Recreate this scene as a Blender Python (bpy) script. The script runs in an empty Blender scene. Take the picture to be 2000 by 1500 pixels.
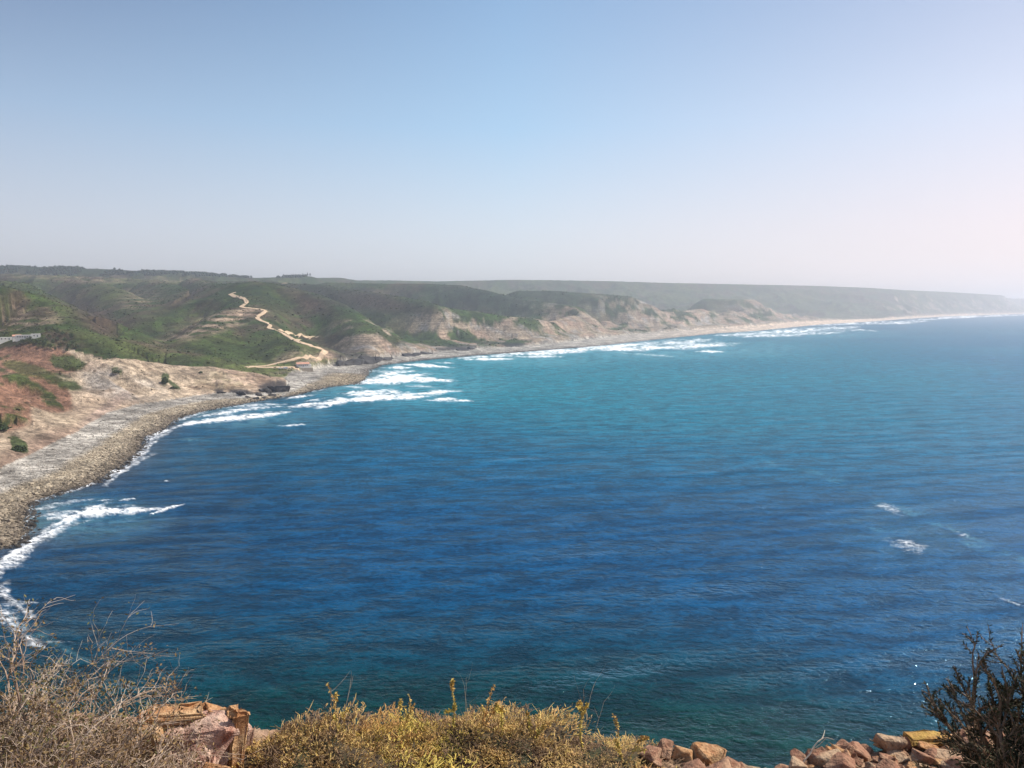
import bpy, bmesh, math, random
import numpy as np
from mathutils import Vector

# ------------------------------------------------------------------ camera, sky, sun, exposure
H = 80.0                       # eye height above the sea, metres
FPX = 1540.0                   # focal length for a 2000 px wide picture
PITCH = math.atan(155.0 / FPX)
SUN_EL, SUN_AZ = math.radians(47), math.radians(72)    # azimuth clockwise from +Y (view direction)
EXPOSURE = 0.45

sc = bpy.context.scene
col = sc.collection
cam_d = bpy.data.cameras.new('camera')
cam = bpy.data.objects.new('camera', cam_d)
col.objects.link(cam)
cam.location = (0, 0, H)
cam.rotation_euler = (math.radians(90) - PITCH, 0, 0)
cam_d.sensor_width = 36
cam_d.lens = 36 * FPX / 2000
cam_d.clip_start = 0.1
cam_d.clip_end = 60000
sc.camera = cam

world = bpy.data.worlds.new('World')
sc.world = world
world.use_nodes = True
wn = world.node_tree.nodes
wl = world.node_tree.links
wn.clear()
sky = wn.new('ShaderNodeTexSky')
sky.sky_type = 'NISHITA'
sky.sun_disc = False
sky.sun_elevation = SUN_EL
sky.sun_rotation = SUN_AZ
sky.altitude = 0
sky.air_density = 1.0
sky.dust_density = 2.2
sky.ozone_density = 1.6
bg = wn.new('ShaderNodeBackground')
wo = wn.new('ShaderNodeOutputWorld')


def wmath(op, a, b=None, clamp=False):
    nd = wn.new('ShaderNodeMath'); nd.operation = op; nd.use_clamp = clamp
    for i, v in enumerate((a, b)):
        if v is None: continue
        if isinstance(v, (int, float)): nd.inputs[i].default_value = v
        else: wl.new(v, nd.inputs[i])
    return nd.outputs[0]


def wramp(v, stops):
    nd = wn.new('ShaderNodeValToRGB')
    wl.new(v, nd.inputs[0])
    e = nd.color_ramp.elements
    while len(e) < len(stops): e.new(0.5)
    for k, (p, c) in enumerate(stops):
        e[k].position = p; e[k].color = (*[((q / 255 + .055) / 1.055) ** 2.4 for q in c], 1)
    return nd.outputs[0]


def wmix(f, a, b):
    nd = wn.new('ShaderNodeMix'); nd.data_type = 'RGBA'
    if isinstance(f, (int, float)): nd.inputs[0].default_value = f
    else: wl.new(f, nd.inputs[0])
    wl.new(a, nd.inputs[6]); wl.new(b, nd.inputs[7])
    return nd.outputs[2]


wtc = wn.new('ShaderNodeTexCoord')
wsep = wn.new('ShaderNodeSeparateXYZ')
wl.new(wtc.outputs['Generated'], wsep.inputs[0])
elev = wmath('DIVIDE', wmath('ARCSINE', wsep.outputs[2]), math.radians(40), True)   # 0 at the horizon, 1 at 40 degrees
# marine air: milky near the horizon, pinker and brighter on the side of the sun
away = wramp(elev, [(0, (216, 217, 223)), (.05, (213, 215, 222)), (.13, (202, 208, 220)), (.305, (158, 181, 208)), (.505, (101, 118, 152)), (1, (72, 100, 150))])
midd = wramp(elev, [(0, (230, 230, 232)), (.05, (227, 229, 233)), (.13, (213, 223, 234)), (.305, (166, 203, 233)), (.505, (130, 172, 210)), (1, (80, 128, 190))])
near = wramp(elev, [(0, (246, 228, 224)), (.05, (243, 226, 225)), (.13, (234, 219, 224)), (.305, (202, 205, 223)), (.505, (140, 150, 180)), (1, (110, 140, 190))])
az = wmath('DIVIDE', wmath('ADD', wsep.outputs[0], .55), 1.1, True)
f1 = wmath('MULTIPLY', az, 2, True)
f2 = wmath('SUBTRACT', wmath('MULTIPLY', az, 2), 1, True)
grad = wmix(f2, wmix(f1, away, midd), near)
scl = wn.new('ShaderNodeVectorMath'); scl.operation = 'SCALE'
wl.new(grad, scl.inputs[0]); scl.inputs['Scale'].default_value = 1.16 / 2 ** EXPOSURE
skl = wn.new('ShaderNodeVectorMath'); skl.operation = 'SCALE'
wl.new(sky.outputs[0], skl.inputs[0]); skl.inputs['Scale'].default_value = 0.12
low = wmath('SUBTRACT', .96, wmath('MULTIPLY', wmath('MAXIMUM', wsep.outputs[2], 0), 1.1), True)
wl.new(wmix(low, skl.outputs[0], scl.outputs[0]), bg.inputs['Color'])
wl.new(bg.outputs[0], wo.inputs[0])

sun_d = bpy.data.lights.new('sun', 'SUN')
sun_d.energy = 4.2
sun_d.angle = math.radians(0.53)
sun_d.color = (1.0, 0.93, 0.82)
sun = bpy.data.objects.new('sun', sun_d)
col.objects.link(sun)
SUNV = Vector((math.sin(SUN_AZ) * math.cos(SUN_EL), math.cos(SUN_AZ) * math.cos(SUN_EL), math.sin(SUN_EL)))
sun.rotation_euler = SUNV.to_track_quat('Z', 'Y').to_euler()
sun.location = (0, 0, 400)

sc.view_settings.view_transform = 'Standard'
sc.view_settings.look = 'None'
sc.view_settings.gamma = 1
sc.view_settings.exposure = EXPOSURE
sc.render.engine = 'CYCLES'
sc.cycles.use_denoising = True
sc.cycles.max_bounces = 6
sc.cycles.diffuse_bounces = 3
sc.cycles.glossy_bounces = 3
sc.cycles.volume_bounces = 1
sc.cycles.caustics_reflective = False
sc.cycles.caustics_refractive = False

# ------------------------------------------------------------------ helpers
random.seed(7)
rng = np.random.default_rng(7)
CT, ST = math.cos(PITCH), math.sin(PITCH)


def ray(px, py):
    cx, cy = (px - 1000) / FPX, (750 - py) / FPX
    return np.array([cx, CT + cy * ST, -ST + cy * CT])


def PZ(px, py, z):
    """world point seen at a picture position, at height z"""
    d = ray(px, py)
    t = (z - H) / d[2]
    return np.array([d[0] * t, d[1] * t, z])


def PD(px, py, Y):
    """world point seen at a picture position, Y metres ahead"""
    d = ray(px, py)
    t = Y / d[1]
    return np.array([d[0] * t, Y, H + d[2] * t])


def to_px(x, y, z):
    dz = z - H
    f = y * CT - dz * ST
    u = y * ST + dz * CT
    f = np.maximum(f, 1e-3)
    return 1000 + FPX * x / f, 750 - FPX * u / f


def _h2(ix, iy, seed):
    h = (ix.astype(np.int64) * 374761393 + iy.astype(np.int64) * 668265263 + seed * 974711) & 0x7fffffff
    h = ((h ^ (h >> 13)) * 1274126177) & 0x7fffffff
    h = (h ^ (h >> 16)) & 0xffff
    return h.astype(np.float32) / 65535.0


def noise(x, y, seed=0):
    x = np.asarray(x, dtype=np.float64); y = np.asarray(y, dtype=np.float64)
    ix, iy = np.floor(x), np.floor(y)
    fx, fy = (x - ix).astype(np.float32), (y - iy).astype(np.float32)
    ix = ix.astype(np.int64); iy = iy.astype(np.int64)
    u = fx * fx * (3 - 2 * fx); v = fy * fy * (3 - 2 * fy)
    a = _h2(ix, iy, seed); b = _h2(ix + 1, iy, seed)
    c = _h2(ix, iy + 1, seed); d = _h2(ix + 1, iy + 1, seed)
    return ((a * (1 - u) + b * u) * (1 - v) + (c * (1 - u) + d * u) * v) * 2 - 1


def fbm(x, y, oct=4, seed=0, gain=0.5):
    s = 0; a = 1; t = 0
    for i in range(oct):
        s = s + a * noise(x * 2 ** i + 17.3 * i, y * 2 ** i - 9.1 * i, seed + i)
        t += a; a *= gain
    return s / t


def ridged(x, y, oct=4, seed=0):
    s = 0; a = 1; t = 0
    for i in range(oct):
        n = 1 - np.abs(noise(x * 2 ** i + 5.3 * i, y * 2 ** i + 3.7 * i, seed + i))
        s = s + a * n * n; t += a; a *= 0.5
    return s / t


def sstep(a, b, x):
    t = np.clip((x - a) / (b - a), 0, 1)
    return t * t * (3 - 2 * t)


def poly_dist(x, y, pts):
    """distance to a polyline, interpolated third coordinate, arc length at the foot"""
    best = np.full(x.shape, 1e18); hz = np.zeros(x.shape); arc = np.zeros(x.shape)
    qx = np.zeros(x.shape); qy = np.zeros(x.shape)
    L = 0.0
    for i in range(len(pts) - 1):
        a, b = pts[i], pts[i + 1]
        dx, dy = b[0] - a[0], b[1] - a[1]
        l2 = dx * dx + dy * dy + 1e-9
        t = np.clip(((x - a[0]) * dx + (y - a[1]) * dy) / l2, 0, 1)
        cx = a[0] + t * dx; cy = a[1] + t * dy
        d2 = (x - cx) ** 2 + (y - cy) ** 2
        m = d2 < best
        best[m] = d2[m]
        hz[m] = (a[2] + t * (b[2] - a[2]))[m]
        l = math.sqrt(l2)
        arc[m] = (L + t * l)[m]
        qx[m] = cx[m]; qy[m] = cy[m]
        L += l
    return np.sqrt(best), hz, arc, qx, qy


def inside(x, y, poly):
    r = np.zeros(x.shape, bool)
    n = len(poly)
    for i in range(n):
        x1, y1 = poly[i][0], poly[i][1]
        x2, y2 = poly[(i + 1) % n][0], poly[(i + 1) % n][1]
        if y1 == y2:
            continue
        c = ((y1 > y) != (y2 > y)) & (x < (x2 - x1) * (y - y1) / (y2 - y1) + x1)
        r ^= c
    return r


def tag(o, label=None, cat=None, group=None, kind=None):
    if label: o['label'] = label
    if cat: o['category'] = cat
    if group: o['group'] = group
    if kind: o['kind'] = kind
    return o


def empty(name, loc=(0, 0, 0), rz=0):
    o = bpy.data.objects.new(name, None)
    col.objects.link(o)
    o.location = loc
    o.rotation_euler = (0, 0, rz)
    o.empty_display_size = 0.1
    return o


def mesh_np(name, V, F, mat=None, parent=None, smooth=False, attrs=None):
    """V (n,3), F (m,3|4) or list of such arrays"""
    me = bpy.data.meshes.new(name)
    V = np.ascontiguousarray(V, dtype=np.float32)
    Fs = F if isinstance(F, list) else [F]
    Fs = [np.asarray(f, dtype=np.int32) for f in Fs if len(f)]
    me.vertices.add(len(V))
    me.vertices.foreach_set('co', V.ravel())
    nl = sum(f.size for f in Fs); npoly = sum(len(f) for f in Fs)
    me.loops.add(nl); me.polygons.add(npoly)
    me.loops.foreach_set('vertex_index', np.concatenate([f.ravel() for f in Fs]))
    sizes = np.concatenate([np.full(len(f), f.shape[1], dtype=np.int32) for f in Fs])
    starts = np.concatenate([[0], np.cumsum(sizes)[:-1]]).astype(np.int32)
    me.polygons.foreach_set('loop_start', starts)
    me.polygons.foreach_set('use_smooth', np.full(npoly, smooth, dtype=bool))
    me.update(calc_edges=True)
    if attrs:
        for k, a in attrs.items():
            a = np.asarray(a, dtype=np.float32)
            if a.ndim == 2:
                at = me.attributes.new(k, 'FLOAT_COLOR', 'POINT')
                if a.shape[1] == 3:
                    a = np.concatenate([a, np.ones((len(a), 1), np.float32)], 1)
                at.data.foreach_set('color', np.ascontiguousarray(a).ravel())
            else:
                at = me.attributes.new(k, 'FLOAT', 'POINT')
                at.data.foreach_set('value', a)
    if mat: me.materials.append(mat)
    o = bpy.data.objects.new(name, me)
    col.objects.link(o)
    if parent: o.parent = parent
    return o


def grid_faces(nr, nc):
    i = np.arange(nr - 1)[:, None] * nc + np.arange(nc - 1)[None, :]
    i = i.ravel()
    return np.stack([i, i + 1, i + nc + 1, i + nc], 1)


class NT:
    """small node-tree writer"""
    def __init__(self, name, rough=0.9, spec=0.2):
        self.m = bpy.data.materials.new(name)
        self.m.use_nodes = True
        self.t = self.m.node_tree
        self.b = self.t.nodes['Principled BSDF']
        self.b.inputs['Roughness'].default_value = rough
        self.b.inputs['Specular IOR Level'].default_value = spec

    def n(self, typ, **kw):
        nd = self.t.nodes.new(typ)
        for k, v in kw.items():
            if hasattr(nd, k) and k not in nd.inputs.keys():
                setattr(nd, k, v)
            else:
                nd.inputs[k].default_value = v
        return nd

    def l(self, a, b):
        self.t.links.new(a, b)

    def coord(self, scale=(1, 1, 1), rot=(0, 0, 0), obj=True):
        tc = self.n('ShaderNodeTexCoord') if obj else self.n('ShaderNodeNewGeometry')
        mp = self.n('ShaderNodeMapping')
        mp.inputs['Scale'].default_value = scale
        mp.inputs['Rotation'].default_value = rot
        self.l(tc.outputs['Object' if obj else 'Position'], mp.inputs['Vector'])
        return mp.outputs[0]

    def noise(self, vec, scale, detail=4, rough=0.5, dist=0):
        nd = self.n('ShaderNodeTexNoise')
        nd.inputs['Scale'].default_value = scale
        nd.inputs['Detail'].default_value = detail
        nd.inputs['Roughness'].default_value = rough
        nd.inputs['Distortion'].default_value = dist
        self.l(vec, nd.inputs['Vector'])
        return nd.outputs['Fac']

    def math(self, op, a, b=None, clamp=False, c=None):
        nd = self.n('ShaderNodeMath')
        nd.operation = op; nd.use_clamp = clamp
        for i, v in enumerate((a, b, c)):
            if v is None: continue
            if isinstance(v, (int, float)): nd.inputs[i].default_value = v
            else: self.l(v, nd.inputs[i])
        return nd.outputs[0]

    def mr(self, v, a, b, c=0.0, d=1.0):
        nd = self.n('ShaderNodeMapRange')
        nd.interpolation_type = 'SMOOTHSTEP'
        self.l(v, nd.inputs[0])
        for i, q in enumerate((a, b, c, d)): nd.inputs[i + 1].default_value = q
        return nd.outputs[0]

    def mix(self, f, a, b, mode='MIX'):
        nd = self.n('ShaderNodeMix')
        nd.data_type = 'RGBA'; nd.blend_type = mode
        for s, v in ((nd.inputs[0], f), (nd.inputs[6], a), (nd.inputs[7], b)):
            if isinstance(v, (int, float)): s.default_value = v
            elif isinstance(v, tuple): s.default_value = (*v[:3], 1)
            else: self.l(v, s)
        return nd.outputs[2]

    def attr(self, name, out='Fac'):
        nd = self.n('ShaderNodeAttribute')
        nd.attribute_name = name
        return nd.outputs[out]

    def bump(self, h, dist, strength=1.0, normal=None):
        nd = self.n('ShaderNodeBump')
        nd.inputs['Distance'].default_value = dist
        nd.inputs['Strength'].default_value = strength
        self.l(h, nd.inputs['Height'])
        if normal: self.l(normal, nd.inputs['Normal'])
        return nd.outputs[0]

    def color(self, c):
        if isinstance(c, tuple): self.b.inputs['Base Color'].default_value = (*c, 1)
        else: self.l(c, self.b.inputs['Base Color'])

    def normal(self, n):
        self.l(n, self.b.inputs['Normal'])


# ------------------------------------------------------------------ the lie of the land
# waterline (height 0) and cliff foot (height 4) of the bay
W_PX = [(-700, 1240), (-300, 1190), (-120, 1120), (-20, 1075), (30, 1062), (46, 1040), (44, 1005), (60, 980), (110, 964), (170, 946), (230, 914),
        (266, 884), (280, 855), (322, 836), (345, 817), (400, 802), (480, 787), (540, 777), (572, 773), (605, 764),
        (640, 756), (695, 750), (712, 740), (722, 724), (745, 713), (800, 706), (850, 701), (930, 694), (1000, 689),
        (1060, 684), (1130, 679), (1200, 672), (1300, 661), (1400, 651), (1480, 646), (1530, 641), (1600, 634),
        (1700, 628), (1770, 623), (1850, 618), (2000, 613)]
W = [PZ(x, y, 0) for x, y in W_PX] + [np.array([6800, 9400, 0]), np.array([10000, 11500, 0])]
K_PX = [(-700, 1060), (-300, 1010), (-150, 1000), (0, 926), (60, 892), (150, 850), (215, 808), (270, 792), (340, 781), (420, 769), (450, 768),
        (490, 770), (530, 763), (556, 766), (562, 752), (556, 739), (575, 728), (610, 723), (640, 716), (656, 714),
        (700, 708), (750, 700), (800, 694), (830, 690), (920, 682), (1000, 678), (1060, 673), (1110, 668), (1150, 662),
        (1200, 657), (1245, 652), (1300, 648), (1400, 641), (1480, 637), (1545, 630), (1600, 627), (1660, 624),
        (1720, 622), (1800, 618), (1850, 615), (2000, 611)]
K = [PZ(x, y, 4) for x, y in K_PX] + [np.array([6500, 9900, 0]), np.array([9800, 12000, 0])]
CLOSE = [np.array([9800, 30000, 0]), np.array([-30000, 30000, 0]), np.array([-30000, 260, 0])]
WPOLY, KPOLY = W + CLOSE, K + CLOSE

# crest lines: (picture x, y, metres ahead), slope in front, slope behind, roundness
RIDGES = [
    ([(-500, 640, 400), (-200, 655, 430), (0, 668, 480), (80, 675, 530), (160, 685, 600), (240, 688, 665), (320, 697, 700), (400, 712, 730),
      (440, 718, 745), (500, 724, 757), (540, 737, 765), (554, 750, 765)], .30, .45, 14),
    ([(-500, 520, 1000), (-200, 535, 1000), (0, 555, 1000), (60, 570, 1020), (100, 592, 1000), (120, 612, 950), (128, 640, 880)], .36, .4, 30),
    ([(-400, 520, 2000), (-150, 535, 1900), (37, 550, 1700), (75, 572, 1500), (112, 592, 1350), (150, 612, 1200), (200, 632, 1080), (237, 650, 980),
      (250, 668, 900)], .42, .42, 25),
    ([(150, 545, 2100), (220, 560, 1900), (260, 590, 1600), (290, 620, 1350)], .3, .3, 40),
    ([(380, 542, 2200), (430, 555, 1800), (480, 550, 1550), (520, 552, 1530), (560, 560, 1500), (600, 569, 1460),
      (640, 584, 1400), (675, 602, 1320), (700, 625, 1250), (725, 645, 1180), (745, 664, 1150)], .38, .4, 35),
    ([(500, 552, 1520), (500, 575, 1380), (500, 600, 1250), (515, 640, 1090), (590, 665, 1000), (640, 684, 940)], .36, .4, 30),
    ([(500, 580, 1350), (430, 618, 1150), (400, 655, 1000), (390, 690, 900)], .4, .4, 35),
    ([(300, 545, 2300), (360, 570, 1800), (380, 590, 1500)], .3, .3, 40),
    ([(470, 548, 2400), (562, 552, 2150), (625, 555, 2000), (687, 565, 1880), (737, 571, 1780), (775, 577, 1680),
      (825, 587, 1600), (850, 594, 1560), (887, 602, 1580), (925, 606, 1600), (975, 615, 1610), (1025, 618, 1640),
      (1075, 628, 1720), (1110, 618, 1830), (1137, 611, 1900), (1175, 611, 1920), (1200, 616, 1930),
      (1225, 635, 1950), (1243, 650, 1990)], .36, .4, 25),
    ([(640, 551, 2550), (760, 553, 2450), (830, 553, 2400), (895, 556, 2300), (950, 567, 2200), (1015, 582, 2150),
      (1050, 587, 2100), (1125, 597, 2050), (1162, 606, 1980)], .33, .4, 30),
    ([(1017, 567, 2450), (1075, 567, 2450), (1150, 572, 2450), (1225, 577, 2500), (1300, 584, 2550), (1350, 588, 2600),
      (1412, 590, 2750), (1475, 595, 2900), (1500, 602, 2950), (1525, 612, 3000), (1545, 627, 3150)], .33, .4, 30),
    ([(1380, 583, 3400), (1437, 584, 3400), (1500, 585, 3450), (1575, 586, 3600), (1612, 595, 3700), (1637, 603, 3750),
      (1660, 616, 3900)], .3, .35, 30),
    ([(-1200, 512, 3100), (-400, 515, 3150), (0, 521, 3200), (100, 522, 3200), (200, 525, 3200), (300, 530, 3250), (400, 534, 3300), (470, 541, 3400),
      (500, 542, 3450), (540, 541, 3500), (600, 539, 3500), (608, 542, 3550), (665, 542, 3900), (682, 547, 4100),
      (760, 547, 4300), (850, 549, 4500), (900, 548, 4700), (1000, 546, 4900), (1100, 547, 5000), (1200, 549, 5200),
      (1300, 552, 5300), (1400, 554, 5400), (1500, 556, 5500), (1600, 558, 5600), (1650, 560, 5700), (1700, 562, 5800),
      (1760, 566, 6100), (1850, 570, 6900), (1900, 573, 7400), (2000, 579, 9500), (2200, 583, 12500)], .20, .004, 60),
    ([(-300, 528, 2500), (0, 534, 2400), (140, 538, 2400), (260, 544, 2450), (340, 549, 2400), (430, 549, 2500), (520, 547, 2700)], .25, .2, 60),
]
RIDGES = [([PD(*p) for p in r], a, b, w) for r, a, b, w in RIDGES]


def terrain(x, y):
    """height and masks of the far shore at world x, y"""
    x = np.asarray(x, float); y = np.asarray(y, float)
    wob = fbm(x / 60, y / 60, 3, 31) * 9 * sstep(300, 1200, y) + fbm(x / 14, y / 14, 3, 33) * 3.0
    dW, _, aW, _, _ = poly_dist(x, y, W)
    dK, _, aK, kx, ky = poly_dist(x, y, K)
    sW = np.where(inside(x, y, WPOLY), dW, -dW) + wob * .35
    sK = np.where(inside(x, y, KPOLY), dK, -dK) + wob * .7
    k = 5.0
    acc = np.zeros(x.shape)
    base = 5 + np.clip(sK, 0, 4000) * 0.018
    zs = [base]
    dmin = np.full(x.shape, 1e9)
    r = np.hypot(x, y)
    for pts, s1, s2, w in RIDGES:
        d, h, a, qx, qy = poly_dist(x, y, pts)
        back = sstep(-20, 20, r - np.hypot(qx, qy))
        s = s1 * (1 - back) + s2 * back
        h2 = h - s * (np.sqrt(d * d + w * w) - w)
        zs.append(h2)
        lim = zs[-1] > np.max(zs[:-1], axis=0) - 5
        dmin = np.where(lim, np.minimum(dmin, d), dmin)
    m = np.max(zs, axis=0)
    for q in zs: acc += np.exp((q - m) / k)
    zr = m + k * np.log(acc) - k * .3
    # side valleys and gullies, fading out at the crests so that the skylines hold
    fade = sstep(5, 130, dmin) * sstep(5, 60, zr)
    warp = fbm(x / 300, y / 300, 2, 8) * 60
    g = ridged((x + warp) / 260, (y - warp) / 260, 4, 3)
    zr = zr - fade * (1 - g) * 66 + fade * fbm(x / 45, y / 45, 4, 5) * 5 + 6 * fade
    zr = zr + fbm(x / 22, y / 22, 3, 15) * 1.2
    zr = np.maximum(zr, base + fbm(x / 80, y / 80, 3, 12) * 1.0)
    # sea cliffs: fluted, perpendicular to the shore
    far = sstep(900, 3000, y)
    fl = ridged(aK / (38 + 60 * far), sK / 160 + 3, 3, 21)
    fl2 = fbm(aK / (13 + 20 * far), sK / 60, 3, 22)
    steep = 0.62 + .25 * fbm(aK / 150, aK * 0, 2, 25) - .12 * far
    dark = sstep(645, 680, np.interp(ky, [900, 5000], [640, 700])) * 0
    near_a = sstep(820, 700, ky)
    steep = steep * (1 - near_a) + (.50 + .05 * fl2) * near_a
    lip = 5.0 + 5.0 * fl2 * (1 - near_a)
    sk = np.maximum(sK, 0)
    zc = 4 + np.minimum(sk * 1.9, lip + sk * .12) * (1 - near_a) * .9 + steep * sk * (1 + .0 * fl) \
        - (1 - fl) * np.minimum(sk, 60) * (.34 - .04 * near_a) + fl2 * np.minimum(sk, 30) * .10
    zc = zc + near_a * (fbm(aK / 10 + sK / 30, sK / 45, 4, 27) * 3.2 * sstep(4, 30, sK) - (1 - ridged(aK / 26 + sK / 50, sK / 120, 3, 28)) * 4.5 * sstep(4, 40, sK))
    zc = zc + sstep(210, 330, sK) * 200
    kk = 3.0
    zz = zr - kk * np.log(np.exp(np.clip(zr - zc, -90, 90) / kk) + 1)
    zz = np.where(zr - zc > 85, zc, zz)
    zz = zz - (1 - fl) * 20 * sstep(330, 120, sK) * sstep(0, 50, sk) * sstep(1000, 1150, y) * sstep(4, 30, zz) * sstep(10, 60, dmin)
    cliff = sstep(-6, 10, zr - zc)
    tb = np.clip(sW, 0, None) / (np.clip(sW, 0, None) + np.clip(-sK, 0, None) + 1e-3)
    zb = 4.0 * tb ** .8 + fbm(x / 6, y / 6, 3, 44) * .25 * (tb > 0)
    z = np.where(sK > 0, np.maximum(zz, 3.5), zb)
    z = np.where(sW < 0, np.maximum(sW * .06, -6), z)
    return z, dict(cliff=cliff * (sK > 0), beach=((sK <= 2) & (sW > -30)).astype(float), sK=sK, sW=sW, aK=aK, zr=zr, tb=tb, dmin=dmin)


def hit(px, py, y0=260, y1=9000, n=1400):
    """where the line of sight through a picture position meets the land"""
    Y = np.exp(np.linspace(math.log(y0), math.log(y1), n))
    d = ray(px, py)
    t = Y / d[1]
    X = d[0] * t; Z = H + d[2] * t
    z, _ = terrain(X, Y)
    i = np.argmax(Z < z)
    if not (Z < z).any(): return None
    j = max(i - 1, 0)
    f = (Z[j] - z[j]) / ((Z[j] - z[j]) - (Z[i] - z[i]) + 1e-9)
    yy = Y[j] + f * (Y[i] - Y[j])
    t = yy / d[1]
    return np.array([d[0] * t, yy, H + d[2] * t])


def ell(px, py, cx, cy, rx, ry, rot=0, soft=.35):
    """soft ellipse on picture positions"""
    a = math.radians(rot)
    u = (px - cx) * math.cos(a) + (py - cy) * math.sin(a)
    v = -(px - cx) * math.sin(a) + (py - cy) * math.cos(a)
    return 1 - sstep(1 - soft, 1 + soft, np.sqrt((u / rx) ** 2 + (v / ry) ** 2))

# ------------------------------------------------------------------ far shore mesh
def lin(c):
    c = np.array(c, float) / 255.0
    return np.where(c <= .04045, c / 12.92, ((c + .055) / 1.055) ** 2.4)


def build_terrain():
    pxs = np.concatenate([np.arange(-1500, -300, 20), np.arange(-300, -20, 5), np.arange(-20, 2020, 1.7), np.arange(2020, 2300, 6),
                          np.arange(2300, 3400, 24)])
    rs = np.exp(np.linspace(math.log(235), math.log(13500), 860))
    a = (pxs - 1000) / FPX
    X = rs[:, None] * a[None, :] / np.sqrt(1 + a[None, :] ** 2) ; Y = rs[:, None] / np.sqrt(1 + a[None, :] ** 2)
    sh = X.shape
    z, m = terrain(X.ravel(), Y.ravel())
    x, y = X.ravel(), Y.ravel()
    # slope from the grid
    Z = z.reshape(sh)
    P = np.stack([X, Y, Z], -1)
    du = np.gradient(P, axis=1); dv = np.gradient(P, axis=0)
    N = np.cross(du, dv); N /= np.linalg.norm(N, axis=-1, keepdims=True) + 1e-9
    nz = np.abs(N[..., 2]).ravel()
    slope = np.sqrt(np.clip(1 - nz ** 2, 0, 1)) / np.maximum(nz, .05)
    px, py = to_px(x, y, z)
    # ---- what grows or lies where (stays with the ground)
    green = np.array([.024, .046, .010]); olive = np.array([.064, .076, .022]); mauve = np.array([.074, .050, .036])
    bright = np.array([.040, .072, .014]); tan = np.array([.38, .30, .215]); pink = np.array([.32, .225, .165])
    grey = np.array([.25, .235, .215]); redd = np.array([.30, .16, .105]); pebl = np.array([.34, .315, .275])
    tanp = np.array([.275, .225, .155]); dark = np.array([.035, .033, .034]); sand = np.array([.62, .47, .34])
    n1 = fbm(x / 190, y / 190, 5, 51); n2 = fbm(x / 60, y / 60, 5, 61); n3 = fbm(x / 18, y / 18, 4, 71)
    c = green[None] * np.ones((len(x), 1))

    def put(mask, colr, k=1.0):
        nonlocal c
        mm = np.clip(mask * k, 0, 1)[:, None]
        c = c * (1 - mm) + np.asarray(colr)[None] * mm
    put(sstep(-.05, .35, n1 + .4 * n2), olive, .8)
    put(sstep(.0, .4, n2 - n1 * .6), mauve, .75)
    put(sstep(.25, .5, n3 + .3 * n2), bright, .7)
    dist = np.hypot(x, y)
    # darker heath on the rounded tops of the middle hills
    for cx, cy, rx, ry, rot, kk, y0, y1 in [(720, 590, 150, 22, 8, .85, 1300, 2050), (640, 562, 90, 10, 6, .5, 1500, 3000), (990, 590, 130, 24, 6, .9, 1850, 2350), (940, 572, 110, 14, 5, .7, 2000, 2500),
                                            (1240, 600, 110, 34, 14, .95, 2020, 2700), (1130, 582, 140, 16, 6, .9, 2100, 2700), (1480, 598, 90, 14, 4, .6, 3000, 4200), (1330, 598, 60, 10, 8, .6, 2300, 2800)]:
        put(ell(px, py, cx, cy, rx, ry, rot, .8) * (y > y0) * (y < y1) * (.75 + .25 * sstep(-.4, .2, n2)), np.array([.020, .034, .018]), kk)
    hill = (y > 900)
    # worn, terraced and bare patches on the hills
    ter = .5 + .5 * np.sin(z / 7.0 * 2 * np.pi + n2 * 4)
    for cx, cy, rx, ry, rot, kk in [(430, 628, 90, 13, -12, .85), (380, 652, 70, 9, -14, .7), (470, 612, 45, 8, -10, .6),
                                    (275, 585, 40, 16, -10, .6), (160, 545, 90, 6, 2, .55), (50, 535, 40, 7, 0, .6),
                                    (340, 546, 60, 6, 0, .5), (560, 700, 40, 10, -20, .45), (30, 640, 50, 26, 4, .85),
                                    (92, 622, 26, 14, 10, .6), (10, 610, 30, 24, 30, .6), (560, 700, 30, 9, -30, .4)]:
        e = ell(px, py, cx, cy, rx * 1.1, ry * 1.15, rot, .6) * hill
        put(e * sstep(-.35, .25, n3 + .7 * (ter - .5)), pink * .8 + tan * .15, kk * .8)
    for cx, cy, rx, ry, rot in [(150, 600, 26, 70, -62), (600, 590, 60, 14, 25), (740, 590, 90, 16, 8), (200, 640, 30, 26, 0), (350, 590, 60, 10, -30)]:
        put(ell(px, py, cx, cy, rx, ry, rot, .7) * hill, mauve * .85, .8)
    for cx, cy, rx, ry, rot in [(430, 690, 130, 26, -4), (480, 570, 60, 18, 20), (820, 590, 60, 8, 10), (540, 590, 40, 25, 30), (300, 640, 70, 25, -25)]:
        put(ell(px, py, cx, cy, rx, ry, rot, .7) * hill, green * (.85 + .0 * rx), .7)
    for cx, cy, rx, ry, rot in [(375, 615, 90, 14, -22), (300, 632, 50, 12, -25), (700, 650, 38, 20, 20), (90, 580, 60, 22, 30)]:
        put(ell(px, py, cx, cy, rx, ry, rot, .7) * hill * sstep(-.3, .3, n3), bright, .7)
    # dark pine wood along the top of the plateau
    wood = sstep(185, 205, z) * (1 - sstep(520, 800, px)) * (y > 2300)
    put(wood, np.array([.026, .040, .026]), .7)
    # bare cliffs with scrub hanging on
    cl = m['cliff']
    rock_c = tan[None] * (0.62 + .0 * n1)[:, None] + 0
    aK = m['aK']
    g1 = fbm(aK / 55, z / 22, 4, 81); g2 = fbm(aK / 16, z / 9, 4, 91)
    rc = tan[None] * (.72 + .18 * g2)[:, None]
    t = sstep(-.05, .4, g1)[:, None]; rc = rc * (1 - t) + pink[None] * .95 * t
    t = sstep(.05, .45, g2 - .4 * g1)[:, None]; rc = rc * (1 - t) + grey[None] * t
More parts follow.
